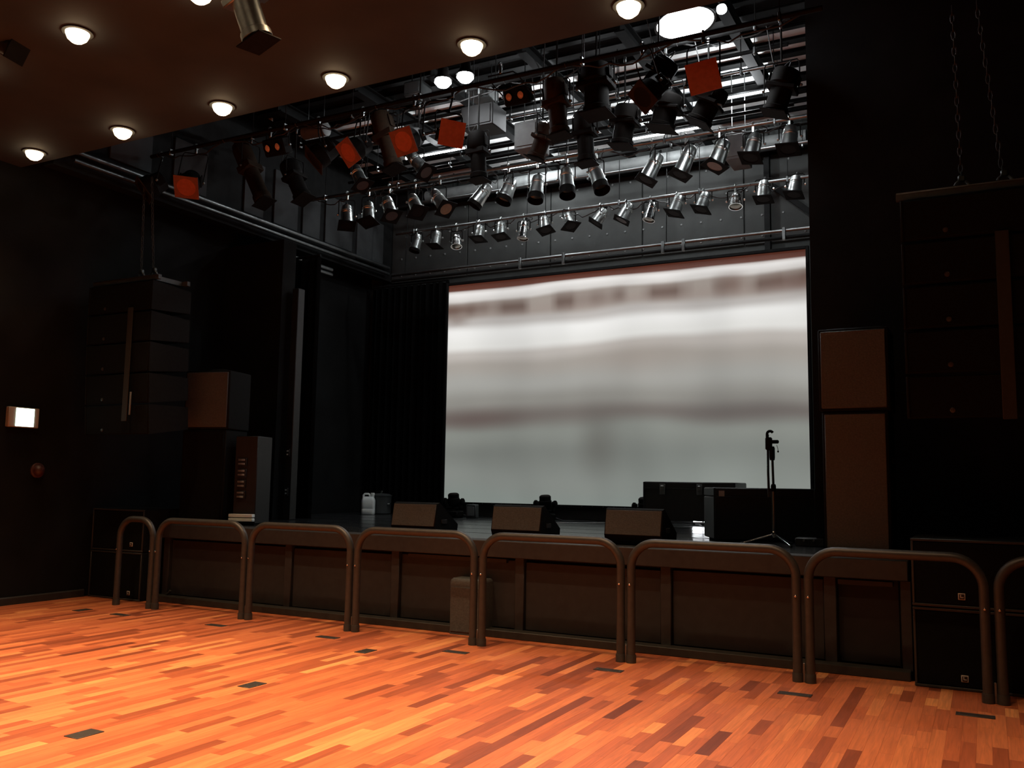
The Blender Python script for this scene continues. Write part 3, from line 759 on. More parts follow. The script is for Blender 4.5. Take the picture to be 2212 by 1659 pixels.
# ================================================================== hall downlights
rows = [(6.81, [-10.42, -8.80, -7.21, -5.65, -4.06, -2.52], 'in the row nearest the stage', .50, 80),
        (5.03, [-8.75, -7.20, -5.65, -4.06, -2.5, -.9], 'in the mostly unseen second row', .85, 92),  # right-hand lamps unseen, added to brighten the right side of the floor
        (3.2, [-8.75, -7.20, -5.65, -4.06, -2.5, -.9], 'in the unseen third row', 1.25, 98),  # right-hand end extended out of view, again to lift the floor there
        (1.4, [-7.20, -5.65, -4.06], 'in the rear row', 1.25, 98)]
for y, xs, where, pw, sz_ in rows:
    for i, x in enumerate(xs):
        t = thing('downlight', 'warm ceiling downlight, %s %s' % (nth(i, len(xs)), where), 'downlight', (x, y, CEIL), group='warm downlights in the hall ceiling')
        MB().lathe([(.105, .0), (.135, -.004), (.135, -.014), (.105, -.016), (.098, -.004)], 24, cap=False).build('trim_ring', 'hall_ceiling', t)
        MB().lathe([(.104, -.002), (.102, -.03), (.085, -.07), (.05, -.10), (.005, -.11)], 20).build('bulb', 'warm_bulb', t)
        ld = bpy.data.lights.new('downlight_lamp', 'SPOT'); ld.energy = HOUSE_W * pw * (.35 if x < -10 else .8 if x > -3 else 1); ld.color = (1, .64, .36)
        ld.spot_size = math.radians(sz_); ld.spot_blend = 1.0; ld.shadow_soft_size = .07
        lo = bpy.data.objects.new('lamp_light', ld); COL.objects.link(lo); lo.parent = t; lo.location = (0, 0, -.16)

# ================================================================== lighting rig
def pipe_bar(name, label, y, z, x0, x1, r_=.026, drops=5, top=TZ, mt='pipe', cat='lamp bar', looms=0):
    t = thing(name, label, cat, ((x0 + x1) / 2, y, z), group='horizontal pipes of the stage lighting rig')
    L_ = (x1 - x0) / 2
    MB().tube([(-L_, 0, 0), (L_, 0, 0)], r_, 12).build('bar', mt, t)
    for i in range(drops):
        x = -L_ + .4 + (2 * L_ - .8) * i / max(1, drops - 1)
        MB().tube([(x, 0, 0), (x, 0, top - z)], .006, 6).build('hanger_wire', 'beam_black', t)
        MB().bbox((x, 0, .0), (.03, .07, .09), .006).build('hanger_clamp', 'pipe', t)
    for i in range(looms):      # cables tied along the bar, sagging between the ties
        x = -L_ + .15 + (2 * L_ - .3) * i / looms; w = (2 * L_ - .3) / looms
        pts = [(x + w * k / 10, .035 + .01 * math.sin(k), .02 - random.uniform(.09, .17) * math.sin(pi * k / 10)) for k in range(11)]
        MB().tube(pts, .009, 6).build('cable_loom', 'cable', t)
        MB().tube([(x, 0, -.03), (x, .04, 0), (x, 0, .03), (x, -.035, 0), (x, 0, -.03)], .005, 5).build('cable_tie', 'cable', t)
    return t
B1Y, B1Z = 13.2, 6.165
B2Y, B2Z = 11.3, 6.305
B3Y, B3Z = 10.0, 6.95
B5Y, B5Z = 9.25, 7.05
B4Y, B4Z = 8.55, 6.22
pipe_bar('lamp_bar', 'lowest rear lamp bar carrying the small silver lamps above the screen', B1Y, B1Z, -9.4, -2.0, .028, 6, looms=9)
pipe_bar('lamp_bar', 'upper lamp bar carrying the larger silver lamps', B2Y, B2Z, -9.9, -1.8, .028, 6, looms=9)
pipe_bar('lamp_bar', 'dark lamp bar carrying the long black profile spotlights', B3Y, B3Z, -10.3, -1.75, .026, 5, TZ, 'beam_black', looms=7)
pipe_bar('lamp_bar', 'front lamp bar carrying the spotlights with orange colour frames', B4Y, B4Z, -10.4, -1.2, .026, 5, TZ, 'beam_black', looms=7)

pipe_bar('lamp_bar', 'thin dark lamp bar under the work lights holding three black spotlights', B5Y, B5Z, -9.0, -1.75, .024, 4, TZ, 'beam_black')
def hang(t, org, top, c, side, rad, chrome='silver', bar_r=.028):
    """clamp on the pipe, yoke round the body; coordinates relative to org"""
    cl_ = MB()
    cl_.bbox((top - org) + Vector((0, 0, -.055)), (.035, .03, .09), .006)
    cl_.tube([(top - org) + Vector((0, bar_r * 1.45 * math.cos(q), bar_r * 1.45 * math.sin(q))) for q in [(-.5 + 1.5 * k / 9) * pi for k in range(10)]], .010, 6)
    cl_.build('hook_clamp', chrome, t)
    s = Vector(side).normalized(); w = rad + .022
    up = (top - org) + Vector((0, 0, -.10)); cc = c - org
    top_c = up
    yk = MB()
    pa, pb = cc + s * w, cc - s * w
    if (top_c - cc).length > rad + .30:
        cr_ = cc + Vector((0, 0, rad + .14)); yk.tube([top_c, cr_], .012, 8); top_c = cr_
    ta, tb = top_c + s * w, top_c - s * w
    if (top_c - cc).length < rad + .06: ta = pa + Vector((0, 0, rad + .06)); tb = pb + Vector((0, 0, rad + .06)); yk.tube([(ta + tb) / 2, top_c], .008, 6)
    yk.tube([pa, ta + (pa - ta) * .12, ta + (tb - ta) * .06, tb + (ta - tb) * .06, tb + (pb - tb) * .12, pb], .0085, 6)
    yk.build('yoke', 'frame_black', t)
    for k in (-1, 1):
        MB().lathe([(.018, 0), (.018, .018), (.010, .026)], 8, axis_M(cc + s * (k * (w + .004)), s * k)).build('yoke_knob', chrome, t)

def par_can(label, bar, back, front, dia, frame='frame_black', gel=None, snoot=0, chromed='silver', group=None, dY=0.0, cableside=1):
    by, bz = bar
    P0 = atY(back[0], back[1], by + dY * -.5); P1 = atY(front[0], front[1], by + dY * .5)
    d = (P1 - P0); Ln = d.length; d.normalize()
    c = P0 + d * (Ln * .5)
    top = Vector((c.x, by, bz)); org = top
    t = thing('par_lamp', label, 'stage lamp', org, group=group)
    side = Vector((0, 0, 1)).cross(d)
    side = Vector((1, 0, 0)) if side.length < .35 else side.normalized()
    if side.x < 0: side = -side
    r_ = dia / 2
    M = axis_M(P0 - org, d, side)
    body = MB().lathe([(.012, -.012), (r_ * .45, 0), (r_ * .72, Ln * .06), (r_ * .80, Ln * .16), (r_ * .80, Ln * .30), (r_ * .88, Ln * .305), (r_ * .88, Ln * .335), (r_ * .80, Ln * .34),
                       (r_ * .82, Ln * .40), (r_ * .90, Ln * .405), (r_ * .90, Ln * .43), (r_ * .86, Ln * .44), (r_ * .97, Ln * .93), (r_ * 1.04, Ln * .94), (r_ * 1.04, Ln), (r_ * .96, Ln), (r_ * .94, Ln * .72), (r_ * .5, Ln * .6)], 22, M, cap=True).build('can', chromed, t)
    MB().lathe([(.02, -.05), (.022, -.012)], 10, M).build('cable_gland', 'rubber', t)
    if snoot:
        MB().lathe([(r_ * 1.0, Ln * .98), (r_ * 1.06, Ln + snoot), (r_ * 1.02, Ln + snoot), (r_ * .95, Ln * .98)], 22, M, cap=False).build('snoot', 'frame_black', t)
    e = Ln + .008
    if frame:
        s = r_ * 1.28
        fr = MB(); n = 24
        V, F = [], []
        for zz in (e - .006, e + .006):
            for i in range(n):
                a = 2 * pi * i / n + pi / 4; ca, sa = math.cos(a), math.sin(a); k = s / max(abs(ca), abs(sa))
                V.append((ca * k, sa * k, zz))
            for i in range(n):
                a = 2 * pi * i / n + pi / 4; V.append((r_ * .9 * math.cos(a), r_ * .9 * math.sin(a), zz))
        for i in range(n):
            k = (i + 1) % n
            F += [(i, k, n + k, n + i), (2 * n + i, 3 * n + i, 3 * n + k, 2 * n + k), (i, 2 * n + i, 2 * n + k, k), (n + i, n + k, 3 * n + k, 3 * n + i)]
        fr.add(V, F, M); f_o = fr.build('gel_frame', frame, t)
        MB().lathe([(r_ * .92, e - .003), (r_ * .92, e + .002)], 22, M).build('gel', gel or 'gel_dark', f_o)
    elif not snoot:
        MB().lathe([(r_ * .95, Ln * .92), (r_ * .6, Ln * .98), (.01, Ln)], 20, M).build('lens', 'reflector', t)
    hang(t, org, top, c, side, r_)
    b = P0 - org
    MB().tube(curve([b, b - d * .07, b + Vector((.10 * cableside, .03, .02)), b + Vector((.13 * cableside, .02, (bz - P0.z) * .6)), Vector((.10 * cableside, 0, -.02)), Vector((.16 * cableside, 0, .03))], 4), .006, 5).build('power_cable', 'cable', t)
    return t

G1 = 'small silver lamps on the lowest lamp bar'
low = [((905, 507), (896, 538), .17, 0, None), ((946, 500), (939, 531), .17, 1, None), ((986, 509), (986, 533), .17, 2, None), ((1038, 488), (1033, 516), .18, 1, None),
       ((1083, 481), (1082, 511), .18, 1, None), ((1134, 478), (1129, 516), .17, 2, None), ((1176, 469), (1179, 497), .18, 1, None), ((1226, 462), (1233, 488), .18, 1, None),
       ((1307, 452), (1287, 481), .18, 1, None), ((1362, 439), (1343, 475), .19, 1, 'gel_pink'), ((1411, 437), (1401, 476), .17, 2, None), ((1469, 423), (1456, 460), .19, 1, None),
       ((1526, 417), (1514, 452), .19, 1, None), ((1589, 420), (1589, 447), .18, 2, None), ((1652, 391), (1649, 430), .19, 1, None), ((1721, 381), (1715, 420), .19, 1, None)]
for i, (b, f, dia, kind, gel) in enumerate(low):
    what = ('silver par lamp with black rim', 'silver par lamp with black frame', 'short chrome lamp without gel frame')[kind]
    par_can('%s, %s on the lowest bar' % (what, nth(i, len(low))), (B1Y, B1Z), b, f, dia * 1.12, 'frame_black' if kind == 1 else None, gel, .05 if kind == 0 else 0,
            'chrome' if kind == 2 else 'silver', G1, cableside=1 if i % 2 else -1, dY=-.06)
G2 = 'larger silver lamps on the upper lamp bar'
upl = [((749, 445), (749, 487), .20, 1, None, 0), ((796, 438), (795, 479), .20, 1, None, 0), ((834, 428), (846, 466), .20, 1, 'gel_pink', 0), ((889, 424), (903, 458), .20, 1, None, 0),
       ((936, 415), (963, 451), .20, 1, 'gel_amber', 0), ((1056, 399), (1028, 438), .20, 0, None, .06), ((1106, 388), (1090, 427), .21, 0, None, .08), ((1163, 381), (1158, 421), .20, 0, None, .10),
       ((1223, 365), (1225, 407), .20, 0, None, .13), ((1280, 354), (1296, 398), .20, 0, None, .12), ((1424, 333), (1396, 388), .20, 1, None, 0), ((1495, 316), (1469, 377), .20, 1, None, 0),
       ((1566, 304), (1544, 358), .21, 1, 'gel_amber', 0), ((1634, 290), (1621, 340), .20, 1, 'gel_dark', 0), ((1709, 274), (1703, 322), .20, 1, 'gel_dark', 0)]
for i, (b, f, dia, kind, gel, sn) in enumerate(upl):
    what = 'big silver par lamp with black snoot' if kind == 0 else 'big silver par lamp with amber gel' if gel == 'gel_amber' else 'big silver par lamp with dark frame'
    dk = i in (10, 11)
    if dk: what = 'dark side-lit par lamp with square frame'
    par_can('%s, %s on the upper bar' % (what, nth(i, len(upl))), (B2Y, B2Z), b, f, dia * 1.1, None if kind == 0 else 'frame_black', gel, sn, 'silver', G2, cableside=1 if i % 2 else -1, dY=-.10)
# two silver lamps between the bars at the left
par_can('tilted silver lamp with pinkish gel behind the left orange frames', (B3Y, B3Z), (885, 332), (920, 372), .20, 'frame_black', 'gel_pink', 0, 'silver', G2, -.05)
par_can('thin lit silver lamp with brown gel below the left orange frame', (B3Y, B3Z), (766, 360), (783, 400), .20, 'frame_black', 'gel_pink', 0, 'silver', G2, -.05)

def profile_spot(label, bar, back, front, dia, body='lamp_black', dY=0.0, group='long dark profile spotlights of the rig'):
    by, bz = bar
    P0 = atY(back[0], back[1], by - dY * .5); P1 = atY(front[0], front[1], by + dY * .5)
    d = P1 - P0; Ln = d.length; d.normalize(); c = P0 + d * (Ln * .42)
    top = Vector((c.x, by, max(bz, c.z + dia / 2 + .2))); org = top
    t = thing('profile_spotlight', label, 'spotlight', org, group=group)
    side = Vector((0, 0, 1)).cross(d); side = Vector((1, 0, 0)) if side.length < .35 else side.normalized()
    if side.x < 0: side = -side
    r_ = dia / 2; M = axis_M(P0 - org, d, side)
    MB().lathe([(r_ * .5, 0), (r_ * .9, Ln * .03), (r_ * 1.0, Ln * .10), (r_ * 1.0, Ln * .34), (r_ * .86, Ln * .38)], 18, M).build('lamp_house', body, t)
    MB().bbox((0, 0, Ln * .42), (r_ * 2.15, r_ * 1.7, Ln * .10), .008, M).build('shutter_box', body, t)
    MB().lathe([(r_ * .80, Ln * .46), (r_ * .80, Ln * .84), (r_ * .92, Ln * .86), (r_ * .92, Ln * .94), (r_ * .84, Ln * .95)], 18, M).build('lens_tube', body, t)
    MB().lathe([(r_ * .80, Ln * .945), (r_ * .4, Ln * .955), (.01, Ln * .957)], 18, M).build('lens', 'gel_dark', t)
    MB().bbox((0, 0, Ln * .985), (r_ * 1.9, r_ * 1.9, .012), .003, M).build('gel_frame', 'frame_black', t)
    for k in (-1, 1): MB().bbox((k * r_ * 1.06, 0, Ln * .22), (.012, r_ * .8, Ln * .2), .004, M).build('cooling_fin', body, t)
    MB().bbox((r_ * .55, -r_ * .9, Ln * .42), (.05, .10, .012), .003, M).build('shutter_handle', 'pipe', t)
    hang(t, org, top, c, side, r_ * 1.12, 'pipe', .026)
    b = P0 - org
    MB().tube(curve([b, b - d * .10, b + Vector((-.14, .02, .05)), Vector((-.16, 0, -.04)), Vector((-.2, 0, .03))], 4), .007, 5).build('power_cable', 'cable', t)
B3 = (B3Y, B3Z); B5 = (B5Y, B5Z)
profile_spot('dark profile spotlight hanging upright right of the third orange frame', B3, (1031, 285), (1035, 392), .26)
profile_spot('brown profile spotlight right of the orange two-lamp blinder', B5, (1196, 172), (1210, 297), .27, 'lamp_brown')
profile_spot('brownish profile spotlight tilted left below the blinder', B3, (1184, 268), (1156, 345), .26, 'lamp_brown')
profile_spot('dark profile spotlight at the centre above the snooted lamps', B3, (1260, 243), (1268, 356), .26)
profile_spot('squat black spotlight left of the bright strips', B5, (1286, 140), (1290, 250), .36)
profile_spot('black spotlight hanging before the bright ceiling strips', B3, (1356, 228), (1342, 318), .31)
profile_spot('black spotlight leaning left high under the big work light', B5, (1446, 128), (1392, 208), .30)
profile_spot('round black spotlight at the centre of the right half of the rig', B3, (1446, 205), (1428, 280), .36)
profile_spot('black spotlight below the right orange frame', B3, (1549, 190), (1508, 268), .34)
profile_spot('black spotlight at the right end against the stage wall', B3, (1702, 150), (1672, 247), .31)
profile_spot('brown profile spotlight between two orange frames at the left', B3, (820, 245), (853, 368), .30, 'lamp_brown')
profile_spot('long brown profile spotlight near the left tower wall', B3, (518, 312), (572, 441), .30, 'lamp_brown')
profile_spot('dark profile spotlight in front of the grey left wall panels', B3, (622, 352), (656, 432), .30)
profile_spot('dark profile spotlight at the far left end of the rig', B3, (375, 300), (392, 372), .30)
# spotlight hanging close by under the hall ceiling
P_ = (4.6, 5.66)
profile_spot('warm-lit spotlight hanging from the hall ceiling at the top', P_, (505, -70), (560, 95), .25, 'pipe', .1, 'spotlights under the hall ceiling')
profile_spot('dim spotlight at the upper left corner under the hall ceiling', (4.9, 5.66), (-40, 70), (40, 110), .24, 'lamp_brown', .1, 'spotlights under the hall ceiling')

def gel_spot(label, quad, Y, fmat, gmat, group='spotlights with square colour frames on the front bar'):
    """square colour frame whose four image corners are known; solve its tilt, then put the housing behind it"""
    pc = (sum(q[0] for q in quad) / 4, sum(q[1] for q in quad) / 4)
    C = atY(pc[0], pc[1], Y); depth = (C - CAM).dot(_f)
    e1 = Vector(((quad[1][0] - quad[0][0] + quad[2][0] - quad[3][0]) / 2, -(quad[1][1] - quad[0][1] + quad[2][1] - quad[3][1]) / 2)) * (depth / FPX)
    e2 = Vector(((quad[3][0] - quad[0][0] + quad[2][0] - quad[1][0]) / 2, -(quad[3][1] - quad[0][1] + quad[2][1] - quad[1][1]) / 2)) * (depth / FPX)
    k = e1.dot(e2); A, B = e1.length_squared, e2.length_squared
    s2 = (A + B) / 2 + math.sqrt(((A - B) / 2) ** 2 + k * k)
    a = math.sqrt(max(0, s2 - A)); b = math.sqrt(max(0, s2 - B))
    if k > 0: b = -b
    s = math.sqrt(s2); best = None
    for sg in (1, -1):
        E1_ = (_r * e1.x + _u * e1.y + _f * a * sg); E2_ = (_r * e2.x + _u * e2.y + _f * b * sg)
        n_ = E1_.cross(E2_).normalized()
        if n_.dot(C - CAM) > 0: n_ = -n_
        if best is None or n_.z < best[0].z: best = (n_, E1_)
    n, E1 = best
    x = E1.normalized(); Ln = .34; r_ = s * .47
    c = C - n * (Ln * .55); top = Vector((c.x, B4Y, max(B4Z, c.z + r_ + .18))); org = top
    t = thing('gel_spotlight', label, 'spotlight', org, group=group)
    M = axis_M(C - org, n, x)
    V, F = [], []; m = 32
    for zz in (-.008, .006):
        for i in range(m):
            q = 2 * pi * i / m + pi / 4; ca, sa = math.cos(q), math.sin(q); kk_ = s / 2 / max(abs(ca), abs(sa)); V.append((ca * kk_, sa * kk_, zz))
        for i in range(m):
            q = 2 * pi * i / m + pi / 4; V.append((s * .39 * math.cos(q), s * .39 * math.sin(q), zz))
    for i in range(m):
        j_ = (i + 1) % m
        F += [(i, j_, m + j_, m + i), (2 * m + i, 3 * m + i, 3 * m + j_, 2 * m + j_), (i, 2 * m + i, 2 * m + j_, j_), (m + i, m + j_, 3 * m + j_, 3 * m + i)]
    fo = MB().add(V, F, M).build('gel_frame', fmat, t)
    MB().lathe([(s * .405, -.004), (s * .405, .002)], 28, M).build('gel', gmat, fo)
    MB().lathe([(r_ * .35, -Ln), (r_ * .8, -Ln * .92), (r_ * .9, -Ln * .5), (r_ * 1.0, -Ln * .45), (r_ * 1.0, -.012)], 22, M).build('housing', 'lamp_black', t)
    for k_ in (-1, 1): MB().bbox((k_ * r_ * .94, 0, -Ln * .7), (.014, r_, Ln * .3), .004, M).build('cooling_fin', 'lamp_black', t)
    hang(t, org, top, c, x if abs(x.z) < .8 else Vector((1, 0, 0)), r_, 'pipe', .026)
    return t
def qd(o, sc_, pts): return [(o[0] + a / sc_, o[1] + b / sc_) for a, b in pts]
gel_spot('spotlight with an orange colour frame left of the centre, the dimmer tilted one', qd((700, 180), 8.508, [(180, 1130), (470, 1035), (705, 1420), (420, 1510)]), 8.35, 'frame_orange', 'gel_orange')
gel_spot('spotlight with the brightest orange colour frame, tilted', qd((700, 180), 8.508, [(1180, 890), (1590, 830), (1735, 1250), (1335, 1320)]), 8.35, 'frame_orange', 'gel_orange')
gel_spot('spotlight with a dark red-orange frame right of the brightest one', qd((640, 60), 3.318, [(1045, 655), (1215, 682), (1190, 857), (1012, 840)]), 8.35, 'gel_orange', 'gel_orange')
gel_spot('spotlight with an orange colour frame under the big white work light', qd((1180, 0), 3.318, [(993, 468), (1212, 412), (1255, 640), (1045, 678)]), 8.35, 'gel_orange', 'gel_orange')
gel_spot('spotlight with an orange colour frame at the far left', qd((180, 240), 7.373, [(1480, 1050), (1850, 1075), (1800, 1390), (1425, 1340)]), 8.35, 'frame_orange', 'gel_orange')
gel_spot('spotlight with an empty dark frame left of the far left orange one', qd((180, 240), 7.373, [(770, 1110), (930, 1080), (1160, 1400), (960, 1450)]), 8.35, 'lamp_brown', 'gel_dark')
gel_spot('spotlight with a narrow empty dark frame beside the left two-lamp blinder', qd((460, 200), 7.373, [(1430, 960), (1510, 890), (1790, 1200), (1690, 1270)]), 8.6, 'lamp_brown', 'gel_dark')
gel_spot('spotlight with a dark empty frame under the white work light, facing left', qd((1180, 0), 3.318, [(600, 640), (650, 600), (795, 740), (720, 800)]), 8.8, 'lamp_brown', 'gel_dark')

def blinder(label, p1, p2, Y, box):
    a, b = atY(p1[0], p1[1], Y), atY(p2[0], p2[1], Y)
    c = (a + b) / 2; x = (b - a).normalized(); w = (b - a).length
    n = (CAM + Vector((-4, 0, 0)) - c).normalized(); n = (n - x * n.dot(x)).normalized()
    top = Vector((c.x, B4Y, max(B4Z, c.z + .22))); org = top
    t = thing('blinder_light', label, 'blinder light', org, group='two-lamp audience blinders')
    M = axis_M(c - org, n, x)
    r_ = w * .30
    MB().bbox((0, 0, -.10), (w * 2.1, w * 1.35, .18), .02, M).build('housing', 'lamp_black', t)
    for k in (-1, 1):
        rg = MB().lathe([(r_ * 1.12, -.02), (r_ * 1.12, .02), (r_, .02), (r_ * .95, -.01)], 20, M @ Matrix.Translation((k * w / 2, 0, 0)), cap=False).build('lamp_ring', 'lamp_black', t)
        MB().lathe([(r_, -.012), (r_ * .75, .004), (r_ * .3, .014), (.004, .016)], 20, M @ Matrix.Translation((k * w / 2, 0, 0))).build('bulb_face', 'blinder_reflection', rg)
    hang(t, org, top, c - n * .1, x, w * 1.05, 'pipe', .026)
blinder('black two-lamp blinder with painted orange glints at the left of the rig', (578, 321), (599, 317), 8.6, 0)
blinder('black two-lamp blinder with painted orange glints at the centre of the rig', (1099, 210), (1124, 205), 8.9, 0)

# ------------------------------------------------------------------ grid over the stage
beams = []
yb = 10.75
while yb < 14.5:
    w = random.choice((.08, .10, .14, .20)); zb = random.choice((7.69, 7.70, 7.71))
    beams.append((yb, w, zb)); yb += w + random.uniform(.17, .36)
for i, (y, w, z) in enumerate(beams):
    x0, x1 = TXL + .02, TXR - .02
    t = thing('grid_beam', 'black grid beam under the stage ceiling, %s counted from the hall' % ORD[i], 'beam', ((x0 + x1) / 2, y, z), group='black beams of the stage ceiling grid')
    hh = TZ - z - .006; L_ = x1 - x0
    MB().box((0, 0, 0), (L_, w, .012)).build('lower_flange', 'beam_black', t)
    MB().box((0, 0, hh / 2), (L_, .02, hh)).build('web', 'beam_black', t)
    MB().box((0, 0, hh - .003), (L_, w, .012)).build('upper_flange', 'beam_black', t)
for i, (x, z) in enumerate(((-9.6, 7.40), (-8.1, 7.42), (-6.75, 7.38), (-5.3, 7.42), (-3.9, 7.40), (-2.6, 7.40))):
    t = thing('cross_beam', 'dark cross beam running towards the screen, %s' % nth(i, 6), 'beam', (x, 12.4, z), group='cross beams of the stage ceiling grid')
    MB().box((0, 0, 0), (.14, 4.4, .02)).build('lower_flange', 'beam_black', t)
    MB().box((0, 0, .08), (.02, 4.4, .15)).build('web', 'beam_black', t)
    MB().box((0, 0, .16), (.14, 4.4, .02)).build('upper_flange', 'beam_black', t)
fly = [(10.65, 6.98, 'beam_black'), (11.0, 6.92, 'pipe'), (11.9, 6.90, 'beam_black'), (12.4, 6.96, 'beam_black'), (12.75, 6.80, 'beam_black'), (13.6, 6.85, 'pipe'), (13.95, 6.95, 'beam_black')]
for i, (y, z, m_) in enumerate(fly):
    pipe_bar('fly_pipe', '%s fly pipe hanging empty in the grid, %s counted from the hall' % ('bright steel' if m_ == 'pipe' else 'black', ORD[i]), y, z, -9.9 + .3 * (i % 3), -1.9 - .25 * (i % 2), .025, 5, 7.4, m_, 'fly pipe')
t = thing('air_duct', 'round pale air duct running above the grey wall panel over the screen', 'duct', (-5.9, 14.35, 7.22))
MB().lathe([(.115, -3.6), (.115, -1.8), (.125, -1.8), (.125, -1.75), (.115, -1.75), (.115, 0), (.125, 0), (.125, .05), (.115, .05), (.115, 1.8), (.125, 1.8), (.125, 1.85), (.115, 1.85), (.115, 3.6)], 18, axis_M((0, 0, 0), (1, 0, 0))).build('duct_shell', 'box_grey', t)
for x in (-3, 0, 3): MB().bbox((x, 0, .18), (.03, .03, .42), .004).build('duct_hanger', 'beam_black', t)

# grey boxes and a flexible hose among the lamps
def crate(label, px0, py0, px1, py1, Y, m_, corr=False, dep=.4):
    a, b = atY(px0, py0, Y), atY(px1, py1, Y)
    w, h = b.x - a.x, a.z - b.z
    t = thing('rig_box', label, 'box', ((a.x + b.x) / 2, Y, b.z), group=None)
    MB().bbox((0, dep / 2, h / 2), (w, dep, h), .01).build('box_body', m_, t)
    if corr:
        for k in range(14): MB().bbox((-w / 2 + w * (k + .5) / 14, -.006, h / 2), (w / 22, .02, h * .9), .004).build('rib', m_, t)
    else:
        MB().bbox((0, -.004, h / 2), (w * .86, .02, h * .8), .004).build('front_plate', m_, t)
    for k in (-1, 1): MB().tube([(k * w * .35, dep / 2, h), (k * w * .35, dep / 2, TZ - b.z)], .007, 6).build('hanger_rod', 'pipe', t)
crate('grey fabric-covered box hanging right of the blinder in the rig', 1111, 266, 1160, 316, 10.6, 'box_grey')
crate('large dark grey box hanging left of the blinder in the rig', 996, 232, 1064, 266, 10.3, 'case_black')
crate('pale ribbed box above the large dark grey box in the rig', 1015, 192, 1056, 207, 10.78, 'box_grey', True, .3)
crate('small pale box under the ceiling edge left of the white work lamps', 872, 178, 908, 200, 10.3, 'bin_grey', False, .3)
crate('big grey projector-like box at the right behind the amber lamp', 1566, 288, 1608, 340, 12.4, 'box_grey', False, .5)
a, b = atY(658, 288, 10.6), atY(706, 278, 10.6)
t = thing('flexible_hose', 'grey ribbed flexible hose lying in the rig at the left', 'hose', a)
n_ = 26; d_ = b - a
prof = []
for k in range(n_ * 2 + 1): prof.append((.10 + (.014 if k % 2 else 0), d_.length * k / (n_ * 2)))
MB().lathe(prof, 16, axis_M((0, 0, 0), d_)).build('hose_skin', 'box_grey', t)
for k in (.15, .85): MB().tube([d_ * k + Vector((0, 0, .1)), d_ * k + Vector((0, 0, TZ - a.z))], .006, 6).build('hanger_wire', 'pipe', t)
# white sheets of the smoke hatch left
for i, (q, lab) in enumerate((([(560, 244), (587, 238), (587, 261)], 'pale triangular panel catching light at the left of the rig'), ([(616, 229), (640, 235), (643, 245)], 'small pale sliver of panel right of the triangular one'))):
    P3 = [atY(x_, y_, 11.0) for x_, y_ in q]; c = sum(P3, Vector()) / 3
    t = thing('rig_panel', lab, 'sheeting', c)  # plain pale panel piece of the rig, screens no lamp
    mb = MB(); V = [p - c for p in P3]; V2 = [v + Vector((0, .03, 0)) for v in V]
    mb.add(V + V2, [(0, 1, 2), (3, 5, 4), (0, 3, 4, 1), (1, 4, 5, 2), (2, 5, 3, 0)]).build('sheet', 'deck_white', t, smooth=False)
    MB().tube([(0, .02, 0), (0, .02, TZ - c.z + .02)], .006, 6).build('hanger_wire', 'pipe', t)

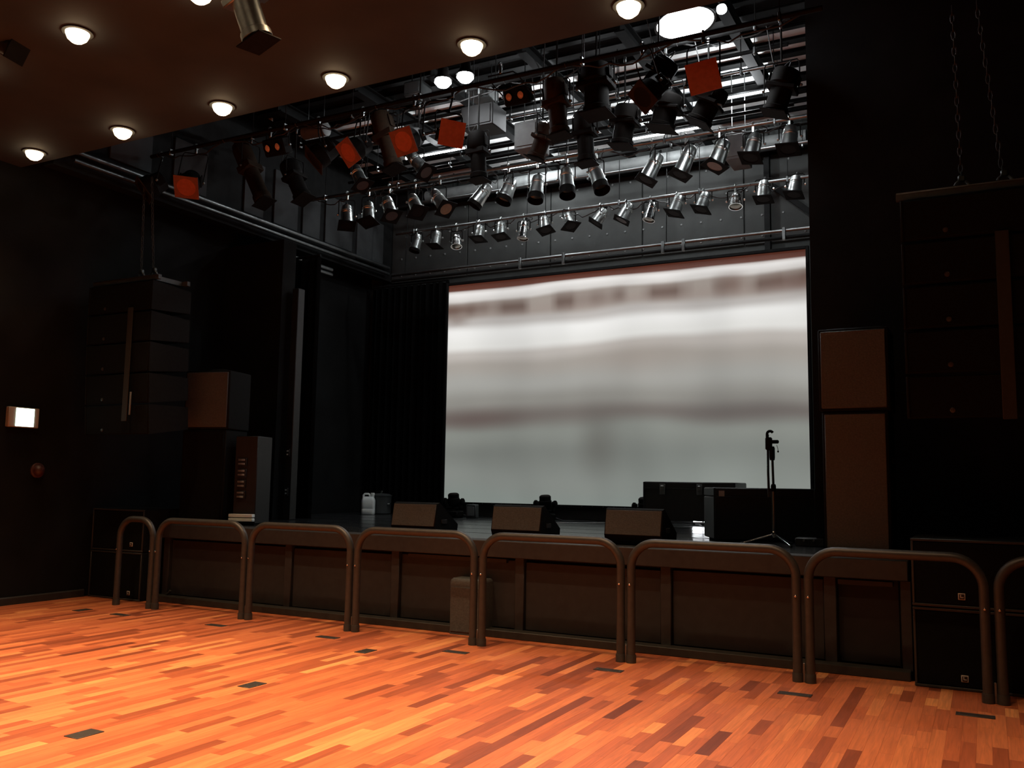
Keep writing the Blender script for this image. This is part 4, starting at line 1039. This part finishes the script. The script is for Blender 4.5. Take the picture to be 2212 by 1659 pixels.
# ------------------------------------------------------------------ white work lights
def work_lamp(label, px, py, Y, rad, power, tall=False):
    c = atY(px, py, Y)
    t = thing('work_light', label, 'work light', c, group='white work lights over the stage')
    if tall:      # high bay lamp: wide shade, glowing underside
        t.rotation_euler = (0, math.radians(-7), 0)
        MB().lathe([(.05, .30), (.08, .26), (.10, .18), (rad * .8, .05), (rad, .0), (rad, -.01), (rad * .96, -.01), (rad * .75, .035), (.09, .10)], 30, cap=False).build('shade', 'lamp_black', t)
        MB().lathe([(rad * .94, .0), (rad * .8, -.012), (rad * .4, -.022), (.01, -.025)], 30).build('bulb_glass', 'cool_bulb', t)
        b_ = MB().lathe([(.02, -.05), (.05, -.03), (.06, .0), (.05, .04), (.02, .055)], 16, Matrix.Translation((rad + .075, 0, .01))).build('side_bulb', 'cool_bulb', t)
    else:
        MB().lathe([(.04, .20), (.07, .17), (.075, .08), (rad, .02), (rad, .0), (.06, .07)], 20, cap=False).build('shade', 'lamp_black', t)
        MB().lathe([(.03, .06), (rad * .8, .02), (rad * .95, -.03), (rad * .6, -.08), (.01, -.10)], 20).build('bulb_glass', 'cool_bulb', t)
    MB().tube([(0, 0, .2), (0, 0, max(.3, TZ - c.z))], .010, 8).build('stem', 'beam_black', t)
    ld = bpy.data.lights.new('work_lamp', 'POINT'); ld.energy = power * WORK_W; ld.color = (.93, .97, 1); ld.shadow_soft_size = rad * .8
    lo = bpy.data.objects.new('lamp_light', ld); COL.objects.link(lo); lo.parent = t; lo.location = (0, 0, -.16 - (rad * .3 if tall else 0))
work_lamp('large dazzling white high-bay work light at the top right of the rig', 1480, 50, 9.7, .36, 30, True)
work_lamp('left one of two small white work lights under the ceiling edge', 957, 174, 9.6, .12, 14)
work_lamp('right one of two small white work lights under the ceiling edge', 1005, 163, 9.6, .12, 14)
# tubular work lights lying on top of the grid beams
def tube_lamp(label, x, y, power):
    t = thing('tube_light', label, 'work light', (x, y, TZ - .46), group='white tube lights above the grid')
    MB().bbox((0, 0, .06), (1.3, .05, .04), .008).build('housing', 'beam_black', t)
    for k in (-1, 1): MB().tube([(k * .5, 0, .07), (k * .5, 0, .465)], .006, 6).build('hanger_rod', 'beam_black', t)
    MB().tube([(-.6, 0, .012), (.6, 0, .012)], .016, 10).build('tube', 'cool_bulb', t)
    for k in (-1, 1): MB().bbox((k * .62, 0, .022), (.03, .06, .05), .004).build('end_cap', 'white_plastic', t)
    ld = bpy.data.lights.new('tube_lamp', 'POINT'); ld.energy = power * WORK_W; ld.color = (.93, .97, 1); ld.shadow_soft_size = .06
    lo = bpy.data.objects.new('lamp_light', ld); COL.objects.link(lo); lo.parent = t; lo.location = (0, 0, -.06)
for i, (x, y) in enumerate(((-8.2, 12.6), (-5.6, 12.2), (-4.4, 13.45), (-2.9, 12.56), (-6.9, 13.78))):
    tube_lamp('white tube light glowing between grid beams, %s' % ['far left', 'near the centre', 'right of the centre at the back', 'at the right', 'left of the centre at the back'][i], x, y, 28 if i == 0 else 75)
